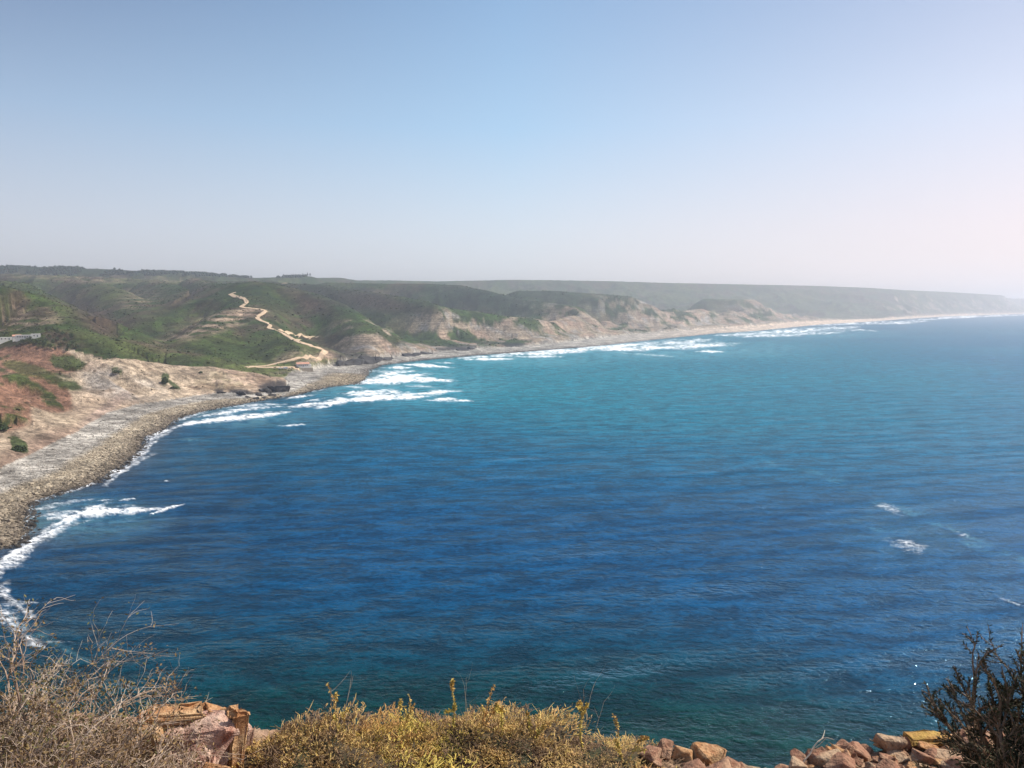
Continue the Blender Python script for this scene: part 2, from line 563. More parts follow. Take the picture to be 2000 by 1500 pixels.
    vegc = sstep(-.02, .20, fbm(aK / 45, z / 30, 4, 101) + .35 * n3 + .25 - .0 * z) * (y > 850)
    foot = sstep(16, 9, z - 4 + n3 * 3) * sstep(620, 660, px) * sstep(1100, 900, px)
    bare = cl * (1 - vegc * sstep(6, 25, z))
    face = sstep(330, 120, m['sK'] + 60 * g1 + 400 * sstep(55, 105, z + 18 * g1) * sstep(900, 800, px)) * (m['sK'] > 0) * (y > 1080) * sstep(625, 700, px + 30 * n3) * sstep(1750, 1600, px)
    bare = np.maximum(bare, face * sstep(-.14, .06, fbm(aK / 60, z / 35 + m['sK'] / 90, 4, 121) + .5 * n3 + .25 * (slope - .5)))
    c = c * (1 - .6 * face[:, None]) + bright[None] * .8 * .6 * face[:, None]
    # named headland in front: almost all bare
    A = (y < 830) & (m['sK'] > 0) & (z > 4)
    bare = np.where(A, np.maximum(bare, .96), bare)
    rc = rc * (.62 + .62 * ridged(aK / (20 + 20 * sstep(1500, 3000, y)), z / 70 + aK / 200, 4, 131))[:, None]
    mm = bare[:, None]
    c = c * (1 - mm) + rc * mm
    ca = tan[None] * (1.0 + .25 * n3)[:, None]
    put(A.astype(float), tan, 0)
    ma = (A * 1.0)[:, None]
    ca = ca * (1 - .45 * sstep(0, .5, n2)[:, None]) + pink[None] * (.45 * sstep(0, .5, n2))[:, None]
    c = c * (1 - ma) + ca * ma
    put(A * ell(px, py, 235, 752, 75, 26, 10, .6) * sstep(-.5, .2, n3), grey * 1.25, .8)
    put(A * ell(px, py, 60, 890, 130, 28, -22, .6), np.array([.26, .17, .13]), .7)
    put(A * ell(px, py, 205, 800, 60, 10, -35, .6), np.array([.26, .19, .16]), .6)
    c = np.where((A > 0)[:, None], c * (.70 + .50 * ridged(aK / 17 + m['sK'] / 22, m['sK'] / 60, 4, 132))[:, None], c)
    put(A * ell(px, py, 490, 735, 60, 12, 15, .6), pink * 1.15, .7)
    put(A * ell(px, py, 440, 745, 60, 20, 0, .6) * sstep(0, .3, n3), olive * 1.6, .35)
    put(A * sstep(.12, .3, n3 + .25 * n2 - .15) * sstep(200, 330, px), np.array([.20, .13, .09]), .5)
    vA = np.maximum.reduce([ell(px, py, 40, 700, 120, 34, 6, .3), ell(px, py, 75, 752, 72, 40, 38, .3), ell(px, py, -20, 770, 90, 60, 30, .3)])
    put(A * sstep(.3, .7, vA + .35 * n2 + .25 * n3), redd * .62, .95)
    put(A * sstep(.45, .75, np.maximum.reduce([ell(px, py, 130, 708, 38, 16, 10, .5), ell(px, py, 120, 742, 42, 17, 20, .5),
        ell(px, py, 85, 770, 42, 13, 35, .5), ell(px, py, 45, 745, 60, 12, 25, .5), ell(px, py, 322, 740, 8, 15, 10, .6), ell(px, py, 340, 752, 18, 4, 35, .6),
        ell(px, py, 4, 828, 14, 14, 0, .5), ell(px, py, 36, 868, 22, 12, 40, .5), ell(px, py, 228, 722, 13, 5, 15, .5)]) + .7 * n3), green * 1.1, .9)
    put(A * sstep(.22, .4, n3 - .1) * sstep(.3, .6, vA), green * 1.1, .85)
    put(A * sstep(.5, .8, ell(px, py, 55, 722, 60, 14, 15, .5) + .3 * n3), olive, .8)
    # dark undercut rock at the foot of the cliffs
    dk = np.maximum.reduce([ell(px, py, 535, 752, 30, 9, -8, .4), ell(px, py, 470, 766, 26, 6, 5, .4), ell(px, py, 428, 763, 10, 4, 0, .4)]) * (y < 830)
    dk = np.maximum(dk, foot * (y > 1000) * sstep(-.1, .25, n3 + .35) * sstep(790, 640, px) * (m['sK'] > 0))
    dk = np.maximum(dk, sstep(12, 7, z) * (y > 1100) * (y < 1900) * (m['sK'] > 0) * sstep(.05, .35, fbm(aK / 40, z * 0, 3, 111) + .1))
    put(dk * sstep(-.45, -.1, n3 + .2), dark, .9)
    put((m['sK'] > 0) * ell(px, py, 632, 702, 16, 12, 0, .5) * (y < 1200), pink * 1.2, .8)
    # valley mouth: grass, then worn ground round the house
    v = (z < 12) * (y > 820) * (y < 1010) * (px < 660) * (m['sK'] > 0)
    put(v.astype(float), olive * 1.5, .8)
    put(v * sstep(0, .4, n3), tan * .7, .6)
    # beach
    b = m['beach']
    tb = m['tb']
    cb = pebl[None] * (.88 + .25 * n3)[:, None]
    q = (sstep(.62, .45, tb + .12 * n2) * (y < 900))[:, None]
    cb = cb * (1 - q * .8) + tanp[None] * 1.05 * q * .8
    q = (sstep(.30, .0, tb + .05 * n3) * .65)[:, None]
    cb = cb * (1 - q) + np.array([.07, .055, .045])[None] * q
    q = (ell(px, py, 672, 741, 42, 9, -4, .4))[:, None]
    cb = cb * (1 - q) + tanp[None] * 1.05 * q
    q = (sstep(1150, 1650, px))[:, None] * .9
    cb = cb * (1 - q) + sand[None] * q
    cb = np.where((m['sW'] < 0)[:, None], np.array([.05, .045, .04])[None], cb)
    mb = b[:, None]
    c = c * (1 - mb) + cb * mb
    veg = np.clip(1 - np.maximum(bare, b), 0, 1)
    veg = np.where(A, sstep(.5, .8, np.maximum.reduce([ell(px, py, 130, 708, 38, 16, 10, .5), ell(px, py, 120, 742, 42, 17, 20, .5), ell(px, py, 85, 770, 42, 13, 35, .5)])), veg)
    M = NT('hill_ground', .95, .1)
    vec = M.coord()
    nz1 = M.noise(vec, .22, 6, .7)
    nz2 = M.noise(vec, .06, 4, .6)
    nz3 = M.noise(vec, .9, 3, .6)
    base = M.attr('ground', 'Color')
    f = M.math('MULTIPLY', M.mr(nz1, .3, .7, .45, 1.55), M.mr(nz2, .3, .7, .75, 1.25))
    f = M.math('MULTIPLY', f, M.mr(nz3, .25, .75, .75, 1.25))
    st = M.noise(M.coord((.014, .014, .42), (.35, .55, 0)), 1.0, 5, .6, .4)
    rk = M.attr('rocky')
    sf = M.mr(st, .36, .64, .68, 1.22)
    f = M.math('MULTIPLY', f, M.math('ADD', M.math('MULTIPLY', rk, M.math('SUBTRACT', sf, 1)), 1))
    pt = M.noise(vec, .035, 6, .72)
    pf = M.mr(pt, .40, .60, .62, 1.35)
    f = M.math('MULTIPLY', f, M.math('ADD', M.math('MULTIPLY', M.math('SUBTRACT', 1, rk), M.math('SUBTRACT', pf, 1)), 1))
    M.color(M.mix(1.0, base, M.n('ShaderNodeCombineColor').outputs[0], 'MULTIPLY'))
    cc = M.t.nodes['Combine Color'] if 'Combine Color' in M.t.nodes else [n for n in M.t.nodes if n.type == 'COMBINE_COLOR'][0]
    for i in range(3): M.l(f, cc.inputs[i])
    zzz = 0
    hsum = M.math('ADD', M.math('MULTIPLY', nz1, 1.0), M.math('MULTIPLY', nz3, .35))
    M.normal(M.bump(hsum, 1.6))
    V = np.stack([x, y, z], 1)
    F = grid_faces(*sh)[:, ::-1]
    split = (m['sK'] <= 1.0)
    fb = split[F].sum(1) >= 3
    wet = (m['sW'] < -40)
    drop = wet[F].all(1)
    for nm, sel in (('hills', ~fb & ~drop), ('beach', fb & ~drop)):
        FF = F[sel]
        used = np.zeros(len(V), bool); used[FF.ravel()] = True
        idx = np.cumsum(used) - 1
        o = mesh_np(nm, V[used], idx[FF], M.m, smooth=True, attrs={'ground': np.clip(c[used], .01, .9), 'rocky': np.clip(np.maximum(bare, b), 0, 1)[used] * np.where(b[used] > .5, 0.0, 1.0) * np.where(A[used], .35, 1.0)})
        tag(o, kind='structure')
    return dict(x=x, y=y, z=z, px=px, py=py, veg=veg, bare=bare, m=m, c=c, A=A, slope=slope, wood=wood, sh=sh, X=X, Y=Y, Z=Z)


T = build_terrain()


# ------------------------------------------------------------------ sea
FOAM = [  # (x0, y0, x1, y1, width, strength)
    (352, 832, 400, 826, 3, 1), (400, 826, 470, 815, 4, 1.1), (440, 822, 545, 808, 4, 1), (345, 822, 380, 812, 3, .7), (405, 812, 480, 800, 3, .9), (470, 800, 530, 795, 3, .7),
    (330, 845, 300, 858, 3, .8), (570, 772, 622, 757, 2.5, .7), (575, 778, 600, 774, 2.5, .8), (600, 766, 640, 760, 2, .5),
    (585, 793, 650, 788, 3, 1), (580, 797, 640, 790, 2, .7), (650, 790, 680, 783, 4, 1.1), (680, 783, 770, 776, 4, 1.2),
    (630, 778, 600, 783, 2, .6), (690, 768, 740, 764, 3, .9), (700, 772, 780, 768, 3, 1), (770, 780, 820, 776, 3, 1.1), (755, 775, 800, 772, 3, 1),
    (740, 765, 790, 768, 3, .8), (700, 745, 740, 741, 3, .9), (720, 748, 800, 744, 5, 1.1), (752, 742, 790, 738, 6, 1.2), (735, 737, 770, 728, 4, .9),
    (790, 742, 858, 744, 4, 1.1), (760, 728, 800, 726, 3, .7), (700, 730, 730, 725, 2, .8), (745, 727, 780, 731, 3, .7),
    (830, 770, 880, 766, 3, 1), (840, 781, 905, 783, 2.5, 1), (800, 755, 850, 757, 2, .6), (690, 757, 700, 757, 2, .6), (810, 714, 858, 717, 3, 1), (765, 719, 795, 719, 2, .9), (560, 832, 580, 831, 2, .9), (610, 808, 620, 809, 2, .4),
    (725, 760, 690, 757, 2, .5), (460, 795, 540, 790, 3, .6), (860, 709, 880, 709, 1.5, .7),
    (900, 700, 1000, 695, 3, .9), (925, 703, 985, 702, 2.5, 1), (1000, 692, 1120, 689, 4, 1.1), (1020, 697, 1080, 697, 3, 1), (1060, 688, 1200, 680, 4, 1.1), (1090, 692, 1130, 686, 3, .9),
    (1130, 683, 1250, 674, 4, 1), (1200, 684, 1300, 680, 4, 1.2), (1240, 674, 1370, 668, 4, .9), (1290, 680, 1400, 676, 5, 1.1), (1330, 668, 1380, 664, 3, .8), (1370, 687, 1405, 688, 2, 1.1),
    (1220, 690, 1310, 696, 2, .6), (1300, 672, 1430, 671, 3, .7), (1310, 665, 1370, 662, 2, .6), (1410, 655, 1500, 651, 3, .9), (1450, 657, 1560, 655, 3, 1), (1500, 650, 1600, 646, 3.5, 1.1), (1560, 653, 1620, 651, 3, 1),
    (1570, 646, 1660, 640, 3, 1), (1620, 646, 1680, 645, 2.5, .8), (1690, 645, 1700, 646, 2, .8), (1680, 634, 1800, 629, 2.5, 1), (1580, 636, 1700, 631, 2, .9),
    (1700, 631, 1780, 632, 2, .9), (1780, 626, 1900, 619, 2, 1), (1850, 620, 2050, 614, 1.6, 1),
    # left beach
    (130, 1018, 165, 1003, 7, 1.3), (150, 1008, 220, 1000, 8, 1.35), (200, 1003, 290, 997, 6, 1.2), (305, 1002, 342, 990, 2.5, 1.2), (245, 978, 262, 976, 2, .9),
    (110, 984, 165, 976, 3, .8), (195, 978, 208, 977, 2, .9), (85, 1008, 125, 1002, 5, .8), (70, 996, 110, 990, 4, .7), (135, 1020, 60, 1065, 6, 1), (60, 1060, 0, 1108, 12, 1.1), (0, 1105, -80, 1150, 16, 1.1),
    (50, 1045, 60, 1005, 9, .9), (100, 1035, 160, 1022, 6, .55), (55, 985, 110, 965, 4, .7),
    (200, 935, 250, 912, 8, 1.0), (250, 912, 285, 880, 10, .9), (285, 872, 300, 853, 9, .75), (160, 952, 200, 935, 5, 1), (300, 850, 338, 839, 3, 1.1), (110, 968, 160, 952, 3, .7),
    (-10, 1150, 15, 1170, 14, .9), (10, 1180, 60, 1178, 4, .7), (-20, 1190, 30, 1230, 22, .8), (0, 1200, 120, 1265, 8, .45), (90, 1255, 135, 1254, 4, .5),
    (350, 860, 410, 861, 2, .4), (325, 941, 333, 942, 1.5, .8),
    # far off the point
    (1690, 972, 1708, 982, 4, .45), (1500, 903, 1600, 925, 6, .30), (1600, 925, 1700, 975, 6, .34), (1760, 995, 1870, 1040, 6, .36), (1865, 1040, 1900, 1052, 5, .45),
    (1880, 1060, 1990, 1090, 7, .35), (1980, 1178, 2010, 1188, 6, .55), (1990, 1093, 2050, 1110, 6, .45), (1700, 1030, 1725, 1040, 5, .28),
]


def build_sea():
    pxs = np.concatenate([np.arange(-3000, -400, 60), np.arange(-400, -30, 10), np.arange(-30, 2030, 2.0), np.arange(2030, 2400, 12), np.arange(2400, 4400, 60)])
    pys = np.concatenate([[595.6, 596, 597, 598, 600, 602, 604, 606, 608], np.arange(609, 720, .7), np.arange(720, 870, 1.0), np.arange(870, 1300, 1.8), np.arange(1300, 1560, 3), np.arange(1560, 2600, 30)])
    d = np.stack([ray(1000, p) for p in pys])
    t = -H / d[:, 2]
    X = (pxs[None, :] - 1000) / FPX * t[:, None]
    Y = np.repeat((d[:, 1] * t)[:, None], len(pxs), 1)
    sh = X.shape
    x, y = X.ravel(), Y.ravel()
    PX = np.repeat(pxs[None, :], len(pys), 0).ravel(); PY = np.repeat(pys[:, None], len(pxs), 1).ravel()
    # foam
    n = fbm(PX / 16, PY / 3.2, 4, 201); n2 = fbm(PX / 34, PY / 9, 3, 211); n3 = fbm(PX / 5, PY / 1.6, 3, 221)
    foam = np.zeros(len(x)); haz = np.zeros(len(x))
    wx = PX + n2 * 8 + n * 3; wy = PY + n * 1.6 + n2 * 1.2
    for x0, y0, x1, y1, w, s in FOAM:
        w = w * 1.35
        if 700 < y0 < 835 and x0 < 950: s = s * 1.22; w = w * 1.15
        mnx, mxx = min(x0, x1) - 60, max(x0, x1) + 60
        mny, mxy = min(y0, y1) - 40, max(y0, y1) + 40
        k = (PX > mnx) & (PX < mxx) & (PY > mny) & (PY < mxy)
        if not k.any(): continue
        ax, ay = wx[k], wy[k]
        dx, dy = x1 - x0, y1 - y0
        L = math.hypot(dx, dy) + 1e-6
        tt = ((ax - x0) * dx + (ay - y0) * dy) / L
        uu = ((ax - x0) * -dy + (ay - y0) * dx) / L
        e = np.maximum(0, np.maximum(-tt, tt - L)) / (w * 4)
        taper = .45 + .55 * np.sin(np.clip(tt / L, 0, 1) * math.pi)
        # sharp breaking edge seaward, trailing lace landward
        v = np.where(uu > 0, uu / (w * .5 * taper), -uu / (w * 1.0 * taper))
        q = s * np.clip(1.35 - np.sqrt(v * v + e * e) * .62, 0, 1.3)
        if s < .5:
            haz[k] = np.maximum(haz[k], q)
        foam[k] = np.maximum(foam[k], q * (1 if s >= .5 else .35))
    for cx, cy, rx, ry, rot, s in [(1770, 1066, 40, 12, 14, .85), (1738, 993, 30, 10, 22, .66), (1880, 1046, 22, 6, 20, .45)]:
        foam = np.maximum(foam, s * ell(wx, wy, cx, cy, rx, ry, rot, .75))
    dW, _, aW, _, _ = poly_dist(x, y, W)
    ins = inside(x, y, WPOLY)
    sd = np.where(ins, 0, dW)
    nn = fbm(aW / 30, sd / 12, 3, 231)
    wash = (1 - sstep(0, 2.0 + 5 * (nn + .6) + sstep(1000, 2500, y) * 14, sd)) * (.55 + .5 * nn)
    foam = np.maximum(foam, wash * (PX > -200) * 1.0)
    foam0 = foam
    foam = foam * (.74 + .55 * n3 + .40 * n)
    # pale, aerated water in the surf zone
    aer = np.zeros(len(x))
    for cx, cy, rx, ry, s in [(780, 752, 160, 34, .55), (470, 812, 130, 22, .4), (1250, 684, 260, 16, .5), (1560, 652, 140, 9, .4), (150, 1010, 130, 40, .35), (1000, 705, 150, 12, .4), (1760, 1030, 110, 60, .10)]:
        aer = np.maximum(aer, s * ell(PX + n2 * 20, PY + n * 3, cx, cy, rx, ry, 0, .7))
    aer = np.clip(aer * (.7 + .9 * n) + haz * .75 * (.6 + .8 * n3) * sstep(-.35, .3, n2), 0, 1)
    # body colour: shoal over sand, deep blue, dark green in the lee of the cliff
    deep = np.array([.00005, .038, .100]); turq = np.array([.001, .190, .215]); teal = np.array([.0001, .019, .0150]); navy = np.array([.001, .024, .058])
    c = np.repeat(deep[None], len(x), 0)

    def put(mask, colr):
        nonlocal c
        mm = np.clip(mask, 0, 1)[:, None]
        c = c * (1 - mm) + np.asarray(colr)[None] * mm
    low = fbm(x / 140, y / 140, 4, 241)
    low2 = fbm(x / 500, y / 500, 3, 242)
    put(.55 * sstep(1060, 860, PY + 40 * low2) * sstep(250, 700, PX), np.array([.0002, .080, .145]))
    put(.9 * ell(PX, PY, 1120, 725, 560, 85, 1, .9) + .25 * low * sstep(900, 760, PY), turq)
    put(.7 * ell(PX, PY, 1450, 760, 600, 120, 2, .9), np.array([.004, .100, .150]))
    put(.8 * ell(PX, PY, 480, 860, 240, 60, -8, .8), np.array([.0002, .066, .115]))
    put(.75 * ell(PX, PY, 150, 1100, 420, 230, -30, .8), navy)
    put(sstep(1080, 1420, PY + 60 * low + 110 * (PX > 1100) * -1 * sstep(1100, 1900, PX)), teal)
    put(.55 * sstep(1.0, .2, sd / 22) , np.array([.05, .055, .06]))
    V = np.stack([x, y, np.zeros_like(x)], 1)
    # long low swell, real height
    amp = .35 * sstep(60, 140, y)
    dirx, diry = -.30, .954
    V[:, 2] = amp * fbm((x * dirx + y * diry) / 13, (x * diry - y * dirx) / 60, 2, 251) * sstep(2500, 600, y)
    V[:, 2] *= sstep(0, 25, sd)
    V[:, 2] += sstep(.45, 1.2, foam0) * (.45 + .2 * n2) * sstep(2, 12, sd)
    M = NT('sea_water', .12, .5)
    M.b.inputs['IOR'].default_value = 1.33
    vec = M.coord()
    rot = math.radians(16)
    def wv(sx, sy, scale, det, r=rot, rough=.55, dist=.0):
        return M.noise(M.coord((sx, sy, 1), (0, 0, r)), scale, det, rough, dist)
    w1 = wv(.42, 1, 1 / 9, 4)
    w2 = wv(.42, 1, 1 / 4.0, 4, math.radians(10))
    w3 = wv(.6, 1, 1 / 1.3, 3, math.radians(-8))
    w5 = wv(.7, 1, 1 / .5, 2, math.radians(20))
    w4 = wv(.5, 1, 1 / 45, 3, math.radians(24))
    hgt = M.math('ADD', M.math('MULTIPLY', w1, 1.15), M.math('MULTIPLY', w2, 1.1))
    hgt = M.math('ADD', hgt, M.math('MULTIPLY', w3, .75))
    hgt = M.math('ADD', hgt, M.math('MULTIPLY', w4, 1.2))
    hgt = M.math('ADD', hgt, M.math('MULTIPLY', w5, .16))
    fo = M.attr('foam')
    ae = M.attr('aerated')
    base = M.attr('water', 'Color')
    # light through the crests and darker troughs are painted into the body colour
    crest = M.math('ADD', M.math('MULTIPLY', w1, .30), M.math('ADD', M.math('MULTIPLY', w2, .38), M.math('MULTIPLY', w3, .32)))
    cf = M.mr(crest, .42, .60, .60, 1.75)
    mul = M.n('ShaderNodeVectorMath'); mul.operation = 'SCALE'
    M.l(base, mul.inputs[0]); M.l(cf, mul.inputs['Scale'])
    fn = wv(.5, 1, 1 / 2.6, 5, rough=.7)
    fn2 = wv(.35, 1, 1 / 9, 4, rough=.65)
    fm = M.math('ADD', M.math('MULTIPLY', fn, .55), M.math('MULTIPLY', fn2, .45))
    fr = M.math('MULTIPLY', fo, M.math('ADD', .15, M.math('MULTIPLY', fm, 1.9)))
    fr = M.math('ADD', fr, M.math('MULTIPLY', M.math('SUBTRACT', fm, .5), 1.3))
    fmask = M.mr(fr, .22, 1.5)
    # scattered small whitecaps
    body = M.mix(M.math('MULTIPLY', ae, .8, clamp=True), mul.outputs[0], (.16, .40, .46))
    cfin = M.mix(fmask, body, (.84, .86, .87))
    bn = M.bump(hgt, 1.0)
    M.t.nodes.remove(M.b)
    out = [q for q in M.t.nodes if q.type == 'OUTPUT_MATERIAL'][0]
    df = M.n('ShaderNodeBsdfDiffuse'); gl = M.n('ShaderNodeBsdfGlossy'); fz = M.n('ShaderNodeFresnel'); mx = M.n('ShaderNodeMixShader')
    gl.inputs['Roughness'].default_value = .06
    gl.inputs['Color'].default_value = (.50, .78, 1.0, 1)
    fz.inputs['IOR'].default_value = 1.33
    M.l(cfin, df.inputs['Color'])
    for q in (df, gl, fz): M.l(bn, q.inputs['Normal'])
    fq = M.math('MULTIPLY', M.math('MULTIPLY', M.math('MINIMUM', fz.outputs[0], .5), .75), M.math('SUBTRACT', 1, fmask))
    M.l(fq, mx.inputs[0]); M.l(df.outputs[0], mx.inputs[1]); M.l(gl.outputs[0], mx.inputs[2])
    M.l(mx.outputs[0], out.inputs['Surface'])
    F = grid_faces(*sh)
    inn = ins & (poly_dist(x, y, W)[0] > 120)
    F = F[~inn[F].all(1)]
    used = np.zeros(len(V), bool); used[F.ravel()] = True
    idx = np.cumsum(used) - 1
    o = mesh_np('sea', V[used], idx[F], M.m, smooth=True, attrs={'foam': foam[used], 'aerated': aer[used], 'water': c[used]})
    # normals up
    if o.data.polygons[0].normal.z < 0:
        o.data.flip_normals()
    tag(o, kind='structure')


build_sea()

# ------------------------------------------------------------------ scattered growth and stones (nobody could count them)
ICO_V = []
_p = (1 + 5 ** .5) / 2
for a_, b_ in ((1, _p), (-1, _p), (1, -_p), (-1, -_p)):
    ICO_V += [(0, a_, b_), (a_, b_, 0), (b_, 0, a_)]
ICO_V = np.array(ICO_V, float); ICO_V /= np.linalg.norm(ICO_V[0])


def hull_faces(V):
    bm = bmesh.new()
    for v in V: bm.verts.new(v)
    bmesh.ops.convex_hull(bm, input=bm.verts[:])
    bm.verts.index_update()
    bmesh.ops.recalc_face_normals(bm, faces=bm.faces[:])
    F = [[v.index for v in f.verts] for f in bm.faces if len(f.verts) == 3]
    bm.free()
    return np.array(F)


import bmesh
ICO_F = hull_faces(ICO_V)


def blobs(C, R, squash, jit, colr, sides=None):
    """many small irregular lumps in one mesh"""
    n = len(C)
    j = 1 + jit * (rng.random((n, 12, 1)) * 2 - 1)
    V = ICO_V[None] * j
    a = rng.random(n) * 6.283
    ca, sa = np.cos(a)[:, None], np.sin(a)[:, None]
    V = np.stack([V[..., 0] * ca - V[..., 1] * sa, V[..., 0] * sa + V[..., 1] * ca, V[..., 2] * squash], -1)
    V = V * R[:, None, None] + C[:, None, :]
    F = ICO_F[None] + (np.arange(n) * 12)[:, None, None]
    c = np.repeat(colr[:, None, :], 12, 1)
    return V.reshape(-1, 3), F.reshape(-1, 3), c.reshape(-1, 3)


def attr_mat(name, rough=.95, spec=.1, nscale=3.0, lo=.6, hi=1.4, bump=.0, attr='ground'):
    M = NT(name, rough, spec)
    v = M.coord()
    n = M.noise(v, nscale, 4, .65)
    mul = M.n('ShaderNodeVectorMath'); mul.operation = 'SCALE'
    M.l(M.attr(attr, 'Color'), mul.inputs[0]); M.l(M.mr(n, .3, .7, lo, hi), mul.inputs['Scale'])
    M.color(mul.outputs[0])
    if bump: M.normal(M.bump(n, bump))
    return M.m


def scatter():
    x, y, z, px, py = (T[k] for k in ('x', 'y', 'z', 'px', 'py'))
    dist = np.hypot(x, y)
    vis0 = (px > -120) & (px < 2120)
    vis = (px > -120) & (px < 2120) & (y < 3300)
    # area of a grid cell grows with distance squared
    w = vis * (T['veg'] > .5) * (y > 600) * dist ** 1.2 * (1 + 0 * dist) * np.where(T['A'], 5, 1)
    dens = sstep(-.35, .25, fbm(x / 70, y / 70, 4, 301))
    w = w * (.12 + dens)
    w2 = vis * (T['bare'] > .3) * (y > 380) * (y < 2400) * (T['z'] > 7) * dist ** 1.2 * .16 * sstep(-.1, .3, fbm(x / 30, y / 30, 3, 302))
    w = w + w2
    p = w / w.sum()
    N = 90000
    i = rng.choice(len(x), N, p=p)
    R = rng.gamma(2.4, .36, N).clip(.5, 3.2) * (1 + .25 * (y[i] > 1500))
    R = np.where(T['A'][i], R * .62, R * .85)
    C = np.stack([x[i] + rng.normal(0, 1.5, N), y[i] + rng.normal(0, 2.5, N), z[i] + R * .10], 1)
    g = np.array([[.040, .062, .022], [.060, .085, .030], [.028, .042, .020], [.095, .095, .045], [.085, .066, .045]])
    k = rng.choice(5, N, p=[.34, .22, .24, .12, .08])
    colr = g[k] * rng.uniform(.6, 1.1, (N, 1)) * .45 + T['c'][i] * .5
    V, F, c = blobs(C, R, .62, .28, colr)
    o = mesh_np('scrub', V, F, attr_mat('scrub_leaves', nscale=1.2), attrs={'ground': c})
    tag(o, 'low dark green scrub dotted over the hills and cliffs', 'scrub', kind='stuff')
    # pine wood along the plateau top
    w = vis0 * (z > 195) * (px < 600) * (y > 2300) * (y < 4200) * sstep(-.2, .2, fbm(x / 120, y / 120, 3, 303) + .15) * dist
    i = rng.choice(len(x), 7000, p=w / w.sum())
    R = rng.uniform(2.5, 5.5, 7000)
    C = np.stack([x[i] + rng.normal(0, 3, 7000), y[i] + rng.normal(0, 5, 7000), z[i] + R * .7], 1)
    colr = np.array([[.030, .046, .030]]) * rng.uniform(.7, 1.4, (7000, 1))
    V, F, c = blobs(C, R, 1.3, .3, colr)
    o = mesh_np('pine_forest', V, F, attr_mat('pine_needles', nscale=.8), attrs={'ground': c})
    tag(o, 'dark pine wood covering the top of the plateau', 'forest', kind='stuff')
    # stones of the beach
    m = T['m']
    b = (m['beach'] > .5) & (m['sW'] > -4) & (m['sK'] < 2) & (px > -150) & (px < 1150) & (y < 1500)
    w = b * dist ** 1.1 * (.25 + sstep(.75, .4, m['tb']))
    N = 42000
    i = rng.choice(len(x), N, p=w / w.sum())
    R = rng.gamma(2.0, .11, N).clip(.10, 1.1) * (1 + .5 * (m['tb'][i] < .3))
    C = np.stack([x[i] + rng.normal(0, .8, N), y[i] + rng.normal(0, 1.2, N), z[i] + R * .15], 1)
    colr = T['c'][i] * rng.choice([.55, .85, 1.15, 1.5], (N, 1), p=[.2, .3, .3, .2])
    V, F, c = blobs(C, R, .6, .3, colr.clip(.01, .75))
    o = mesh_np('beach_stones', V, F, attr_mat('beach_stone', nscale=4, lo=.8, hi=1.2), attrs={'ground': c})
    tag(o, 'grey and tan cobbles and boulders strewn over the beach', 'stones', kind='stuff')


scatter()


# ------------------------------------------------------------------ dirt tracks
def track(name, pts, width, mat, lift=.7):
    P = []
    for p in pts:
        h = hit(*p)
        if h is not None: P.append(h)
    # smooth and resample
    P = np.array(P)
    runs = [[P[0]]]
    for q in P[1:]:
        if np.linalg.norm(q[:2] - runs[-1][-1][:2]) > 190: runs.append([q])
        else: runs[-1].append(q)
    Vs, Fs, n0 = [], [], 0
    for R in runs:
        if len(R) < 2: continue
        R = np.array(R)
        d = np.concatenate([[0], np.cumsum(np.linalg.norm(np.diff(R[:, :2], axis=0), axis=1))])
        s = np.arange(0, d[-1], 2.5)
        xx = np.interp(s, d, R[:, 0]); yy = np.interp(s, d, R[:, 1])
        for _ in range(3):
            xx[1:-1] = (xx[:-2] + xx[1:-1] * 2 + xx[2:]) / 4; yy[1:-1] = (yy[:-2] + yy[1:-1] * 2 + yy[2:]) / 4
        tx, ty = np.gradient(xx), np.gradient(yy)
        l = np.hypot(tx, ty) + 1e-9
        wd = width * (1 + .25 * noise(s / 25, s * 0, 5))
        off = np.array([-.5, -.5, -.25, 0, .25, .5, .5])
        X = xx[:, None] + (-ty / l)[:, None] * off[None] * wd[:, None]
        Y = yy[:, None] + (tx / l)[:, None] * off[None] * wd[:, None]
        Z, _ = terrain(X.ravel(), Y.ravel())
        Z = Z.reshape(X.shape) + lift
        Z[:, 0] -= lift + 1.2; Z[:, -1] -= lift + 1.2
        Vs.append(np.stack([X, Y, Z], -1).reshape(-1, 3))
        Fs.append(grid_faces(len(s), 7) + n0)
        n0 += X.size
    o = mesh_np(name, np.concatenate(Vs), np.concatenate(Fs), mat)
    tag(o, kind='structure')


Mr = NT('track_dirt', .95, .1)
nn_ = Mr.noise(Mr.coord(), .25, 4, .6)
Mr.color(Mr.mix(Mr.mr(nn_, .3, .7), (.60, .45, .31), (.44, .32, .21)))
track('dirt_road', [(460, 571), (448, 575), (456, 578), (468, 580), (480, 587), (482, 591), (477, 595), (470, 600), (484, 602), (500, 604), (512, 605), (520, 608),
                    (514, 612), (504, 618), (502, 622), (510, 627), (524, 632), (529, 636), (524, 642), (536, 644),
                    (548, 649), (560, 656), (575, 665), (590, 671), (612, 677), (638, 686), (630, 691), (600, 697),
                    (570, 704), (540, 710), (505, 716), (480, 718)], 6.0, Mr.m)
track('dirt_road', [(546, 646), (562, 650), (585, 654), (604, 657), (622, 658)], 4.5, Mr.m, .6)
track('dirt_road', [(612, 657), (594, 659), (584, 663), (577, 666)], 6, Mr.m, .5)
track('dirt_road', [(500, 717), (530, 717.5), (560, 718), (585, 718)], 6, Mr.m, .35)
track('dirt_road', [(563, 551), (558, 553), (552, 555), (549, 557)], 9, Mr.m, .9)


